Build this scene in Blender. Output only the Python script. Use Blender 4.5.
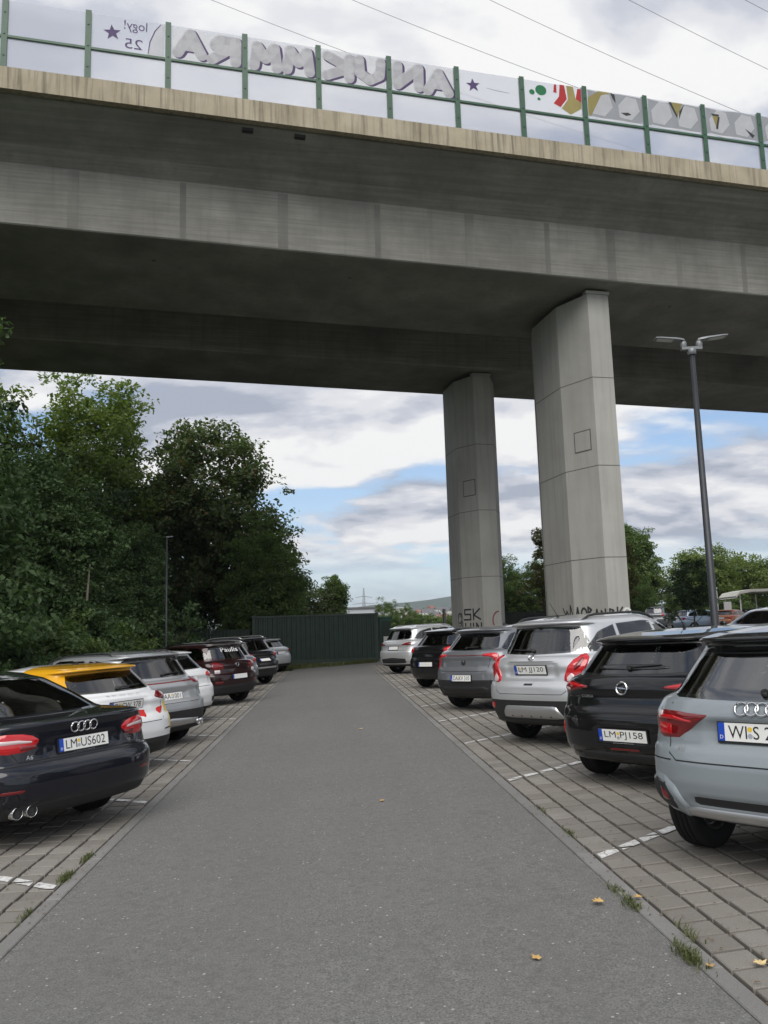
import bpy, bmesh, math, random
import numpy as np
from mathutils import Vector, Matrix
from mathutils.bvhtree import BVHTree

scene = bpy.context.scene
for o in list(bpy.data.objects):
    bpy.data.objects.remove(o, do_unlink=True)
COL = scene.collection
R_ = math.radians

# ---------------------------------------------------------------- camera
cam = bpy.data.cameras.new('camera')
cam.sensor_width = 36.0
cam.lens = 820.0 / 1024.0 * 36.0
cam.clip_start = 0.05
cam.clip_end = 30000.0
cam_o = bpy.data.objects.new('camera', cam)
COL.objects.link(cam_o)
_r = Vector((0.9975189836, -0.0638336502, -0.0296840422))
_u = Vector((0.0202727761, -0.1433246109, 0.9894680745))
_f = Vector((0.0674158128, 0.9876149660, 0.1416749349))
cam_o.matrix_world = Matrix(((_r.x, _u.x, -_f.x, 0.0), (_r.y, _u.y, -_f.y, 0.0),
                             (_r.z, _u.z, -_f.z, 1.68), (0, 0, 0, 1)))
scene.camera = cam_o

# ---------------------------------------------------------------- world, sun, exposure
SUN_EL, SUN_AZ = R_(48), R_(192)        # azimuth clockwise from +Y (the road's direction): high behind the camera
CLOUD_AT = (12.3, 5.1, 1.6)
world = bpy.data.worlds.new('World')
scene.world = world
world.use_nodes = True
wt = world.node_tree
wt.nodes.clear()


def N(t, kind, **kw):
    n = t.nodes.new(kind)
    for k, v in kw.items():
        if k.startswith('i_'):
            n.inputs[k[2:].replace('_', ' ')].default_value = v
        else:
            setattr(n, k, v)
    return n


def L(t, a, b):
    t.links.new(a, b)


def math_n(t, op, a, b=None, clamp=False):
    n = t.nodes.new('ShaderNodeMath')
    n.operation = op
    n.use_clamp = clamp
    for i, v in enumerate((a, b)):
        if v is None:
            continue
        if isinstance(v, (int, float)):
            n.inputs[i].default_value = v
        else:
            t.links.new(v, n.inputs[i])
    return n.outputs[0]


def ramp_n(t, fac, stops, interp='LINEAR'):
    n = t.nodes.new('ShaderNodeValToRGB')
    n.color_ramp.interpolation = interp
    el = n.color_ramp.elements
    while len(el) < len(stops):
        el.new(0.5)
    for e, (p, c) in zip(el, stops):
        e.position = p
        e.color = (c, c, c, 1) if isinstance(c, (int, float)) else (*c, 1)
    t.links.new(fac, n.inputs[0])
    return n.outputs[0]


def mix_n(t, fac, a, b, kind='MIX'):
    n = t.nodes.new('ShaderNodeMix')
    n.data_type = 'RGBA'
    n.blend_type = kind
    for i, v in ((0, fac), (6, a), (7, b)):
        if isinstance(v, (int, float)):
            n.inputs[i].default_value = v
        elif isinstance(v, tuple):
            n.inputs[i].default_value = (*v, 1)
        else:
            t.links.new(v, n.inputs[i])
    return n.outputs[2]


sky = N(wt, 'ShaderNodeTexSky', sky_type='NISHITA', sun_disc=False, sun_elevation=SUN_EL,
        sun_rotation=SUN_AZ, altitude=150.0, air_density=1.0, dust_density=1.2, ozone_density=1.2)
tc = N(wt, 'ShaderNodeTexCoord')
sx = N(wt, 'ShaderNodeSeparateXYZ')
L(wt, tc.outputs['Generated'], sx.inputs[0])
zz = math_n(wt, 'MAXIMUM', sx.outputs['Z'], 0.0)
den = math_n(wt, 'ADD', zz, 0.19)
px = math_n(wt, 'DIVIDE', sx.outputs['X'], den)
py = math_n(wt, 'DIVIDE', sx.outputs['Y'], den)
cp = N(wt, 'ShaderNodeCombineXYZ')
L(wt, px, cp.inputs[0])
L(wt, py, cp.inputs[1])
mp = N(wt, 'ShaderNodeMapping')
mp.inputs['Location'].default_value = CLOUD_AT
mp.inputs['Scale'].default_value = (0.8, 1.0, 1.0)
L(wt, cp.outputs[0], mp.inputs['Vector'])
nz1 = N(wt, 'ShaderNodeTexNoise', i_Scale=1.35, i_Detail=10.0, i_Roughness=0.52, i_Distortion=0.15)
L(wt, mp.outputs[0], nz1.inputs['Vector'])
# the same field a little way towards the sun: where it thins out the cloud edge is lit
mp3 = N(wt, 'ShaderNodeMapping')
mp3.inputs['Location'].default_value = (0.03, 0.11, 0.0)
L(wt, mp.outputs[0], mp3.inputs['Vector'])
nz3 = N(wt, 'ShaderNodeTexNoise', i_Scale=1.35, i_Detail=10.0, i_Roughness=0.52, i_Distortion=0.15)
L(wt, mp3.outputs[0], nz3.inputs['Vector'])
nz2 = N(wt, 'ShaderNodeTexNoise', i_Scale=0.8, i_Detail=6.0, i_Roughness=0.5, i_Distortion=0.2)
mp2 = N(wt, 'ShaderNodeMapping')
mp2.inputs['Location'].default_value = (9.3, 4.2, 2.0)
L(wt, mp.outputs[0], mp2.inputs['Vector'])
L(wt, mp2.outputs[0], nz2.inputs['Vector'])
cover = ramp_n(wt, nz1.outputs['Fac'], [(0.375, 0.0), (0.46, 1.0)], 'EASE')
# near the horizon the cloud layer is seen through paler air
low = ramp_n(wt, zz, [(0.0, 0.10), (0.06, 0.25), (0.105, 1.0)], 'EASE')
cover2 = math_n(wt, 'MULTIPLY', cover, low)
lit = math_n(wt, 'ADD', math_n(wt, 'MULTIPLY', math_n(wt, 'SUBTRACT', nz1.outputs['Fac'], nz3.outputs['Fac']), 4.0), math_n(wt, 'MULTIPLY', nz2.outputs['Fac'], 0.9))
shade = ramp_n(wt, lit, [(0.18, (3.2, 3.5, 4.2)), (0.36, (4.5, 4.72, 5.3)), (0.52, (5.9, 5.98, 6.3)), (0.72, (7.2, 7.2, 7.2))], 'EASE')
pale = ramp_n(wt, zz, [(0.0, 0.75), (0.07, 0.45), (0.25, 0.04)])
blue = mix_n(wt, pale, mix_n(wt, 1.0, sky.outputs[0], (1.02, 1.08, 1.16), 'MULTIPLY'), (4.6, 5.6, 6.6))
fin = mix_n(wt, cover2, blue, shade)
bg = N(wt, 'ShaderNodeBackground', i_Strength=0.10)
L(wt, fin, bg.inputs['Color'])
wo = N(wt, 'ShaderNodeOutputWorld')
L(wt, bg.outputs[0], wo.inputs['Surface'])

sl = bpy.data.lights.new('sun', 'SUN')
sl.energy = 2.2
sl.angle = R_(55)
sl.color = (1.0, 0.96, 0.9)
so = bpy.data.objects.new('sun', sl)
COL.objects.link(so)
sd = Vector((math.sin(SUN_AZ) * math.cos(SUN_EL), math.cos(SUN_AZ) * math.cos(SUN_EL), math.sin(SUN_EL)))
so.rotation_euler = (-sd).to_track_quat('-Z', 'Y').to_euler()

scene.view_settings.view_transform = 'Standard'
scene.view_settings.look = 'None'
scene.view_settings.exposure = 0.4
scene.view_settings.gamma = 1.0
scene.view_settings.use_curve_mapping = False
scene.cycles.max_bounces = 8
scene.cycles.diffuse_bounces = 4
scene.cycles.glossy_bounces = 4
scene.cycles.transparent_max_bounces = 12
scene.cycles.transmission_bounces = 4

# ---------------------------------------------------------------- materials
MATS = {}


def new_mat(name):
    m = bpy.data.materials.new(name)
    m.use_nodes = True
    t = m.node_tree
    b = t.nodes['Principled BSDF']
    MATS[name] = m
    return m, t, b


def setp(b, **kw):
    for k, v in kw.items():
        k = k.replace('_', ' ')
        b.inputs[k].default_value = (*v, 1) if isinstance(v, tuple) and len(v) == 3 else v


def coords(t, kind='Object', scale=(1, 1, 1), loc=(0, 0, 0)):
    c = t.nodes.new('ShaderNodeTexCoord')
    m = t.nodes.new('ShaderNodeMapping')
    m.inputs['Scale'].default_value = scale
    m.inputs['Location'].default_value = loc
    if kind == 'World':
        g = t.nodes.new('ShaderNodeNewGeometry')
        t.links.new(g.outputs['Position'], m.inputs['Vector'])
    else:
        t.links.new(c.outputs[kind], m.inputs['Vector'])
    return m.outputs[0]


def noise(t, vec, scale, detail=5.0, rough=0.55, dist=0.0):
    n = N(t, 'ShaderNodeTexNoise', i_Scale=scale, i_Detail=detail, i_Roughness=rough, i_Distortion=dist)
    t.links.new(vec, n.inputs['Vector'])
    return n.outputs['Fac']


def bump(t, b, height, strength=0.3, dist=0.01):
    n = N(t, 'ShaderNodeBump', i_Strength=strength, i_Distance=dist)
    t.links.new(height, n.inputs['Height'])
    t.links.new(n.outputs[0], b.inputs['Normal'])


def plain(name, col, rough=0.5, metal=0.0, coat=0.0, spec=0.5, var=0.0, coatr=0.05):
    """a plain colour with slight procedural unevenness of colour and gloss"""
    m, t, b = new_mat(name)
    setp(b, Base_Color=col, Roughness=rough, Metallic=metal, Coat_Weight=coat, Specular_IOR_Level=spec, Coat_Roughness=coatr)
    v = coords(t, 'Object')
    n = noise(t, v, 3.0, 6.0)
    c = mix_n(t, ramp_n(t, n, [(0.3, 0.0), (0.7, 1.0)]), tuple(x * (1 - var) for x in col), tuple(min(1, x * (1 + var)) for x in col))
    L(t, c, b.inputs['Base Color'])
    r = math_n(t, 'ADD', math_n(t, 'MULTIPLY', noise(t, v, 14.0, 4.0), 0.10), rough - 0.05, True)
    L(t, r, b.inputs['Roughness'])
    return m


def paint(name, col, metal=0.35, rough=0.32, dust=0.06):
    """car paint: base coat with fine flake, clear coat, and a film of dust that grows towards the sills"""
    m, t, b = new_mat(name)
    setp(b, Metallic=metal, Roughness=rough, Coat_Weight=1.0, Coat_Roughness=0.04, Specular_IOR_Level=0.12)
    v = coords(t, 'Object')
    fl = noise(t, v, 900.0, 1.0)
    c = mix_n(t, fl, tuple(x * 0.86 for x in col), tuple(min(1, x * 1.12) for x in col))
    d = noise(t, v, 2.2, 7.0, 0.6)
    sp = t.nodes.new('ShaderNodeSeparateXYZ')
    L(t, v, sp.inputs[0])
    lo = ramp_n(t, sp.outputs['Z'], [(0.15, 1.0), (0.75, 0.25)])
    df = math_n(t, 'MULTIPLY', math_n(t, 'MULTIPLY', ramp_n(t, d, [(0.35, 0.0), (0.75, 1.0)]), lo), dust * 3)
    c = mix_n(t, df, c, (0.22, 0.20, 0.17))
    gb = t.nodes.new('ShaderNodeNewGeometry')
    c = mix_n(t, gb.outputs['Backfacing'], c, (0.06, 0.06, 0.06))      # the inside of the sheet metal is lined
    L(t, c, b.inputs['Base Color'])
    L(t, math_n(t, 'ADD', math_n(t, 'MULTIPLY', df, 0.9), 0.03), b.inputs['Coat Roughness'])
    return m


# asphalt: grey, bleached, with pale aggregate specks
m, t, b = new_mat('asphalt')
v = coords(t, 'World')
big = noise(t, v, 0.45, 6.0, 0.6)
mid = noise(t, v, 6.0, 6.0, 0.65)
fine = noise(t, v, 95.0, 4.0, 0.75)
c = mix_n(t, ramp_n(t, big, [(0.3, 0.0), (0.7, 1.0)]), (0.176, 0.173, 0.163), (0.232, 0.228, 0.214))
c = mix_n(t, ramp_n(t, mid, [(0.42, 0.0), (0.60, 1.0)]), c, (0.212, 0.208, 0.196))
c = mix_n(t, ramp_n(t, fine, [(0.34, 0.95), (0.58, 0.0)]), c, (0.06, 0.059, 0.057))
vt = coords(t, 'World', (1.0, 0.06, 1.0))
trk = ramp_n(t, noise(t, vt, 1.5, 4.0, 0.5), [(0.38, 0.0), (0.62, 1.0)])
c = mix_n(t, math_n(t, 'MULTIPLY', trk, 0.35), c, (0.135, 0.132, 0.127))
spot = ramp_n(t, noise(t, v, 1.9, 3.0, 0.5, 0.4), [(0.66, 0.0), (0.74, 1.0)])
c = mix_n(t, math_n(t, 'MULTIPLY', spot, 0.35), c, (0.085, 0.083, 0.08))
blot = ramp_n(t, noise(t, v, 17.0, 5.0, 0.7), [(0.36, 1.0), (0.52, 0.0)])
c = mix_n(t, math_n(t, 'MULTIPLY', blot, 0.55), c, (0.105, 0.103, 0.098))
vo = N(t, 'ShaderNodeTexVoronoi', i_Scale=34.0, i_Randomness=1.0)
L(t, v, vo.inputs['Vector'])
rnd = t.nodes.new('ShaderNodeSeparateColor')
L(t, vo.outputs['Color'], rnd.inputs[0])
sz = math_n(t, 'MULTIPLY', math_n(t, 'POWER', rnd.outputs[0], 6.0), 0.30)
speck = math_n(t, 'LESS_THAN', vo.outputs['Distance'], sz)
c = mix_n(t, math_n(t, 'MULTIPLY', speck, math_n(t, 'ADD', math_n(t, 'MULTIPLY', rnd.outputs[1], 0.75), 0.05)), c, (0.52, 0.50, 0.47))
vo2 = N(t, 'ShaderNodeTexVoronoi', i_Scale=75.0)
L(t, v, vo2.inputs['Vector'])
rn2 = t.nodes.new('ShaderNodeSeparateColor')
L(t, vo2.outputs['Color'], rn2.inputs[0])
sp2 = math_n(t, 'LESS_THAN', vo2.outputs['Distance'], math_n(t, 'MULTIPLY', math_n(t, 'POWER', rn2.outputs[0], 3.0), 0.42))
c = mix_n(t, math_n(t, 'MULTIPLY', sp2, 0.45), c, mix_n(t, rn2.outputs[1], (0.06, 0.06, 0.06), (0.36, 0.35, 0.33)))
L(t, c, b.inputs['Base Color'])
setp(b, Roughness=0.82, Specular_IOR_Level=0.35)
bump(t, b, math_n(t, 'ADD', fine, math_n(t, 'MULTIPLY', vo2.outputs['Distance'], -0.6)), 0.5, 0.006)

# concrete pavers: one colour drawn per paver, speckled
m, t, b = new_mat('paver')
oi = t.nodes.new('ShaderNodeObjectInfo')
ge = t.nodes.new('ShaderNodeNewGeometry')
rr = math_n(t, 'FRACT', math_n(t, 'ADD', oi.outputs['Random'], ge.outputs['Random Per Island']))
v = coords(t, 'World')
c = mix_n(t, rr, (0.195, 0.180, 0.158), (0.280, 0.262, 0.234))
c = mix_n(t, ramp_n(t, noise(t, v, 1.1, 7.0, 0.6), [(0.35, 0.0), (0.68, 0.6)]), c, (0.165, 0.152, 0.132))
c = mix_n(t, ramp_n(t, noise(t, v, 160.0, 3.0, 0.7), [(0.28, 0.7), (0.5, 0.0)]), c, (0.085, 0.08, 0.07))
c = mix_n(t, ramp_n(t, noise(t, v, 60.0, 3.0, 0.7), [(0.62, 0.0), (0.72, 0.5)]), c, (0.32, 0.31, 0.29))
L(t, c, b.inputs['Base Color'])
setp(b, Roughness=0.88, Specular_IOR_Level=0.3)
bump(t, b, noise(t, v, 130.0, 4.0, 0.7), 0.4, 0.004)

# jointing soil with moss
m, t, b = new_mat('joint_soil')
v = coords(t, 'World')
c = mix_n(t, ramp_n(t, noise(t, v, 3.0, 6.0), [(0.42, 0.0), (0.66, 1.0)]), (0.030, 0.025, 0.018), (0.040, 0.046, 0.017))
c = mix_n(t, noise(t, v, 90.0, 3.0), c, (0.055, 0.048, 0.035))
L(t, c, b.inputs['Base Color'])
setp(b, Roughness=0.95, Specular_IOR_Level=0.15)
bump(t, b, noise(t, v, 90.0, 4.0), 0.8, 0.01)

# kerb stones
m, t, b = new_mat('kerb_concrete')
v = coords(t, 'World')
oi = t.nodes.new('ShaderNodeObjectInfo')
c = mix_n(t, oi.outputs['Random'], (0.20, 0.195, 0.186), (0.25, 0.244, 0.232))
c = mix_n(t, ramp_n(t, noise(t, v, 180.0, 3.0, 0.75), [(0.32, 0.75), (0.5, 0.0)]), c, (0.08, 0.077, 0.072))
c = mix_n(t, ramp_n(t, noise(t, v, 120.0, 3.0, 0.75), [(0.60, 0.0), (0.72, 0.7)]), c, (0.36, 0.35, 0.33))
c = mix_n(t, ramp_n(t, noise(t, v, 1.7, 6.0), [(0.4, 0.0), (0.75, 0.5)]), c, (0.12, 0.115, 0.10))
L(t, c, b.inputs['Base Color'])
setp(b, Roughness=0.88, Specular_IOR_Level=0.3)
bump(t, b, noise(t, v, 150.0, 4.0, 0.7), 0.4, 0.004)

# worn white road paint
m, t, b = new_mat('line_paint')
v = coords(t, 'World')
c = mix_n(t, ramp_n(t, noise(t, v, 26.0, 6.0, 0.7), [(0.40, 0.0), (0.60, 1.0)]), (0.72, 0.72, 0.70), (0.42, 0.41, 0.39))
L(t, c, b.inputs['Base Color'])
setp(b, Roughness=0.7)

# grass / soil ground
m, t, b = new_mat('grass_ground')
v = coords(t, 'World')
c = mix_n(t, ramp_n(t, noise(t, v, 0.25, 6.0), [(0.35, 0.0), (0.65, 1.0)]), (0.050, 0.075, 0.022), (0.085, 0.095, 0.036))
c = mix_n(t, noise(t, v, 22.0, 5.0, 0.7), c, (0.035, 0.05, 0.016))
L(t, c, b.inputs['Base Color'])
setp(b, Roughness=0.95, Specular_IOR_Level=0.1)
bump(t, b, noise(t, v, 30.0, 5.0, 0.7), 0.9, 0.05)


def concrete(name, dark, light, stain, streak=0.5, board=0.0, scale=1.0, stain_lo=0.42):
    """weathered cast concrete: cloudy tone, vertical run-off streaks, board marks, pin holes"""
    m, t, b = new_mat(name)
    v = coords(t, 'Object')
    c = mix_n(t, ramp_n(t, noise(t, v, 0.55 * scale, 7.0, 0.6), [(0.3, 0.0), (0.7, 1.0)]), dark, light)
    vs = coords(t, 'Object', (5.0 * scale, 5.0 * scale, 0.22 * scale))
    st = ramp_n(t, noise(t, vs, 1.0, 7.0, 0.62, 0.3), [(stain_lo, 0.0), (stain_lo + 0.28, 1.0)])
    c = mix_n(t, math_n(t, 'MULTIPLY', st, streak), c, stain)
    if board:
        vb = coords(t, 'Object', (0.35, 0.35, 16.0))
        bd = ramp_n(t, noise(t, vb, 1.0, 4.0, 0.55), [(0.35, 1.0), (0.60, 0.0)])
        c = mix_n(t, math_n(t, 'MULTIPLY', bd, board), c, tuple(x * 0.72 for x in dark))
    c = mix_n(t, ramp_n(t, noise(t, v, 40.0, 3.0, 0.6), [(0.26, 0.6), (0.36, 0.0)]), c, tuple(x * 0.5 for x in dark))
    L(t, c, b.inputs['Base Color'])
    setp(b, Roughness=0.9, Specular_IOR_Level=0.25)
    bump(t, b, noise(t, v, 25.0, 5.0, 0.65), 0.25, 0.01)
    return m


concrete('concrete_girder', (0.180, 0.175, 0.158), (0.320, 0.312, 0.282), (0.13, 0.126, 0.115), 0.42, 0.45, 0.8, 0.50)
concrete('concrete_joint', (0.155, 0.151, 0.138), (0.25, 0.244, 0.222), (0.12, 0.117, 0.107), 0.3, 0.3)
concrete('concrete_fascia', (0.33, 0.285, 0.205), (0.46, 0.405, 0.305), (0.10, 0.088, 0.07), 0.9, 0.0, 1.6, 0.47)
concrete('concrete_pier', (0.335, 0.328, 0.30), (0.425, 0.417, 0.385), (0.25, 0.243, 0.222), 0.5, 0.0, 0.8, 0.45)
plain('bearing_dark', (0.025, 0.025, 0.025), 0.7)
plain('steel_plate', (0.42, 0.41, 0.38), 0.5, 0.4)
plain('groove_dark', (0.11, 0.107, 0.10), 0.9)
plain('barrier_green', (0.035, 0.095, 0.052), 0.45, 0.0, 0.0, 0.5, 0.15)
m, t, b = new_mat('barrier_panel')
setp(b, Base_Color=(0.80, 0.80, 0.86), Roughness=0.12, Specular_IOR_Level=0.4)
v = coords(t, 'Object', (3.0, 3.0, 0.6))
L(t, ramp_n(t, noise(t, v, 1.2, 6.0), [(0.3, 0.42), (0.7, 0.60)]), b.inputs['Alpha'])
b.inputs['Transmission Weight'].default_value = 0.0
ms = t.nodes.new('ShaderNodeMixShader')
tl = N(t, 'ShaderNodeBsdfTranslucent')
tl.inputs['Color'].default_value = (0.88, 0.89, 0.91, 1)
tr = N(t, 'ShaderNodeBsdfTransparent')
tr.inputs['Color'].default_value = (0.93, 0.94, 0.96, 1)
ms0 = t.nodes.new('ShaderNodeMixShader')
ms0.inputs[0].default_value = 0.20
L(t, tr.outputs[0], ms0.inputs[1])
L(t, tl.outputs[0], ms0.inputs[2])
ms.inputs[0].default_value = 0.16
setp(b, Alpha=1.0)
for l in list(t.links):
    if l.to_socket == b.inputs['Alpha']:
        t.links.remove(l)
L(t, ms0.outputs[0], ms.inputs[1])
L(t, b.outputs[0], ms.inputs[2])
L(t, ms.outputs[0], t.nodes['Material Output'].inputs['Surface'])


def film(name, col, tw=0.5):
    """spray paint on a clear sheet: part of the light comes through it"""
    m, t, b = new_mat(name)
    v = coords(t, 'Object')
    c = mix_n(t, noise(t, v, 2.4, 6.0), tuple(x * 0.85 for x in col), tuple(min(1, x * 1.12) for x in col))
    setp(b, Roughness=0.6)
    L(t, c, b.inputs['Base Color'])
    tl = N(t, 'ShaderNodeBsdfTranslucent')
    L(t, c, tl.inputs['Color'])
    ms = t.nodes.new('ShaderNodeMixShader')
    ms.inputs[0].default_value = tw
    L(t, b.outputs[0], ms.inputs[1])
    L(t, tl.outputs[0], ms.inputs[2])
    L(t, ms.outputs[0], t.nodes['Material Output'].inputs['Surface'])


film('spray_silver', (0.78, 0.78, 0.80), 0.5)
film('spray_grey', (0.42, 0.43, 0.45), 0.45)
film('spray_purple', (0.10, 0.06, 0.17), 0.3)
film('spray_white', (0.92, 0.92, 0.94), 0.5)
film('spray_red', (0.55, 0.04, 0.04), 0.4)
film('spray_green', (0.03, 0.22, 0.09), 0.4)
film('spray_ochre', (0.42, 0.35, 0.13), 0.4)
film('spray_black', (0.03, 0.03, 0.03), 0.1)
plain('spray_on_wall', (0.03, 0.03, 0.032), 0.8)
plain('spray_on_wall_red', (0.22, 0.06, 0.06), 0.8)
plain('spray_on_wall_white', (0.62, 0.62, 0.60), 0.8)

# vehicles
plain('tyre', (0.018, 0.018, 0.018), 0.75, 0.0, 0.0, 0.3, 0.2)
plain('rim_silver', (0.50, 0.50, 0.50), 0.3, 0.9)
plain('rim_dark', (0.05, 0.05, 0.05), 0.35, 0.6)
plain('black_plastic', (0.024, 0.024, 0.025), 0.55, 0.0, 0.0, 0.4, 0.1)
plain('gloss_black', (0.012, 0.012, 0.013), 0.12, 0.0, 0.6, 0.5)
plain('seam', (0.006, 0.006, 0.006), 0.8)
plain('chrome', (0.72, 0.72, 0.72), 0.12, 1.0)
plain('silver_trim', (0.55, 0.55, 0.55), 0.3, 0.8)
plain('plate_white', (0.78, 0.78, 0.75), 0.35, 0.0, 0.0, 0.4, 0.03)
plain('plate_blue', (0.01, 0.06, 0.42), 0.35)
plain('plate_black', (0.012, 0.012, 0.012), 0.5)
plain('sticker_yellow', (0.75, 0.52, 0.05), 0.5)
plain('sticker_grey', (0.35, 0.38, 0.42), 0.5)
plain('sticker_red', (0.62, 0.02, 0.015), 0.45)
plain('sticker_white', (0.8, 0.8, 0.8), 0.5)
plain('exhaust_inner', (0.02, 0.02, 0.02), 0.6)
for nm, tint, ior in (('glass', (0.36, 0.40, 0.38), 2.15), ('glass_light', (0.60, 0.66, 0.63), 2.9)):
    # tinted car glass: reflects by angle, otherwise lets the tinted view through
    m, t, b = new_mat(nm)
    tr = N(t, 'ShaderNodeBsdfTransparent')
    v = coords(t, 'Object')
    L(t, mix_n(t, ramp_n(t, noise(t, v, 3.0, 4.0), [(0.3, 0.0), (0.7, 1.0)]), tuple(x * 0.88 for x in tint), tint), tr.inputs['Color'])
    gl = N(t, 'ShaderNodeBsdfGlossy', i_Roughness=0.02)
    fr = N(t, 'ShaderNodeFresnel', i_IOR=ior)
    ms = t.nodes.new('ShaderNodeMixShader')
    L(t, fr.outputs[0], ms.inputs[0])
    L(t, tr.outputs[0], ms.inputs[1])
    L(t, gl.outputs[0], ms.inputs[2])
    L(t, ms.outputs[0], t.nodes['Material Output'].inputs['Surface'])
plain('glass_opaque', (0.015, 0.017, 0.018), 0.06, 0.0, 0.5, 0.7)
plain('upholstery', (0.022, 0.022, 0.024), 0.8, 0.0, 0.0, 0.2, 0.2)
plain('lining', (0.10, 0.10, 0.098), 0.85, 0.0, 0.0, 0.2, 0.1)
for nm, col in (('lens_red', (0.50, 0.008, 0.012)), ('lens_dark_red', (0.16, 0.006, 0.008)), ('lens_clear', (0.62, 0.52, 0.52)), ('lens_smoke', (0.05, 0.02, 0.02))):
    m, t, b = new_mat(nm)
    setp(b, Roughness=0.12, Coat_Weight=1.0, Coat_Roughness=0.02)
    v = coords(t, 'Object', (1, 1, 1))
    w = N(t, 'ShaderNodeTexWave', i_Scale=90.0, i_Distortion=0.0, bands_direction='X')
    L(t, v, w.inputs['Vector'])
    L(t, mix_n(t, w.outputs['Fac'], tuple(x * 0.9 for x in col), tuple(min(1, x * 1.1) for x in col)), b.inputs['Base Color'])
paint('paint_black', (0.008, 0.008, 0.009), 0.1, 0.3, 0.008)
paint('paint_navy_black', (0.009, 0.010, 0.016), 0.2, 0.3, 0.008)
paint('paint_arrow_grey', (0.25, 0.282, 0.302), 0.15, 0.35, 0.05)
paint('paint_silver', (0.60, 0.61, 0.62), 0.55, 0.36, 0.03)
paint('paint_light_grey', (0.40, 0.41, 0.42), 0.5, 0.36, 0.04)
paint('paint_dark_grey', (0.20, 0.21, 0.225), 0.5, 0.36, 0.04)
paint('paint_white', (0.74, 0.75, 0.75), 0.0, 0.35, 0.03)
paint('paint_maroon', (0.022, 0.006, 0.007), 0.3, 0.3, 0.02)
paint('paint_yellow', (0.72, 0.36, 0.01), 0.0, 0.35, 0.03)
paint('paint_blue_grey', (0.28, 0.36, 0.46), 0.4, 0.35, 0.04)
paint('paint_orange', (0.5, 0.18, 0.08), 0.1, 0.35, 0.04)

# street furniture
plain('pole_grey', (0.034, 0.038, 0.043), 0.45, 0.3, 0.0, 0.5, 0.15)
plain('lamp_grey', (0.20, 0.21, 0.215), 0.4, 0.3)
plain('lamp_lens', (0.55, 0.56, 0.55), 0.25)
plain('container_green', (0.006, 0.021, 0.013), 0.5, 0.0, 0.0, 0.5, 0.25)
plain('booth_green', (0.012, 0.075, 0.048), 0.5, 0.0, 0.0, 0.5, 0.2)
plain('fence_dark', (0.018, 0.022, 0.018), 0.7, 0.0, 0.0, 0.3, 0.2)
plain('sign_white', (0.75, 0.75, 0.73), 0.5)
plain('sign_dark', (0.05, 0.05, 0.055), 0.5)
plain('canopy_cream', (0.62, 0.60, 0.53), 0.7)
plain('house_white', (0.66, 0.64, 0.60), 0.85, var=0.06)
plain('house_cream', (0.58, 0.50, 0.40), 0.85, var=0.06)
plain('roof_red', (0.24, 0.10, 0.07), 0.85, var=0.2)
plain('roof_grey', (0.12, 0.115, 0.12), 0.85, var=0.2)
plain('hall_grey', (0.42, 0.43, 0.46), 0.7)
plain('house_window', (0.03, 0.035, 0.04), 0.2)
plain('wire', (0.10, 0.10, 0.11), 0.6)
plain('pylon_steel', (0.30, 0.31, 0.32), 0.6, 0.3)
plain('hill_forest', (0.045, 0.070, 0.045), 0.95, 0.0, 0.0, 0.1, 0.35)


def bark(name, col):
    m, t, b = new_mat(name)
    v = coords(t, 'Object', (6, 6, 1.2))
    L(t, mix_n(t, noise(t, v, 3.0, 7.0, 0.7), tuple(x * 0.45 for x in col), tuple(x * 1.4 for x in col)), b.inputs['Base Color'])
    setp(b, Roughness=0.95, Specular_IOR_Level=0.15)
    bump(t, b, noise(t, v, 5.0, 6.0, 0.7), 0.9, 0.03)


bark('bark', (0.085, 0.07, 0.055))
bark('bark_pale', (0.22, 0.19, 0.15))


def foliage(name, a, b_, tw=0.35, back=None):
    """leaves: colour drawn per leaf and per clump, some light passes through"""
    m, t, b = new_mat(name)
    ge = t.nodes.new('ShaderNodeNewGeometry')
    v = coords(t, 'Object')
    cl = ramp_n(t, noise(t, v, 0.55, 4.0), [(0.35, 0.0), (0.65, 1.0)])
    f = math_n(t, 'ADD', math_n(t, 'MULTIPLY', ge.outputs['Random Per Island'], 0.6), math_n(t, 'MULTIPLY', cl, 0.4))
    c = mix_n(t, f, a, b_)
    if back:
        c = mix_n(t, ramp_n(t, ge.outputs['Random Per Island'], [(0.93, 0.0), (0.95, 1.0)], 'CONSTANT'), c, back)
    L(t, c, b.inputs['Base Color'])
    setp(b, Roughness=0.5, Specular_IOR_Level=0.3)
    tl = N(t, 'ShaderNodeBsdfTranslucent')
    L(t, mix_n(t, 1.0, c, (1.0, 1.25, 0.5), 'MULTIPLY'), tl.inputs['Color'])
    ms = t.nodes.new('ShaderNodeMixShader')
    ms.inputs[0].default_value = tw
    L(t, b.outputs[0], ms.inputs[1])
    L(t, tl.outputs[0], ms.inputs[2])
    L(t, ms.outputs[0], t.nodes['Material Output'].inputs['Surface'])


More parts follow.
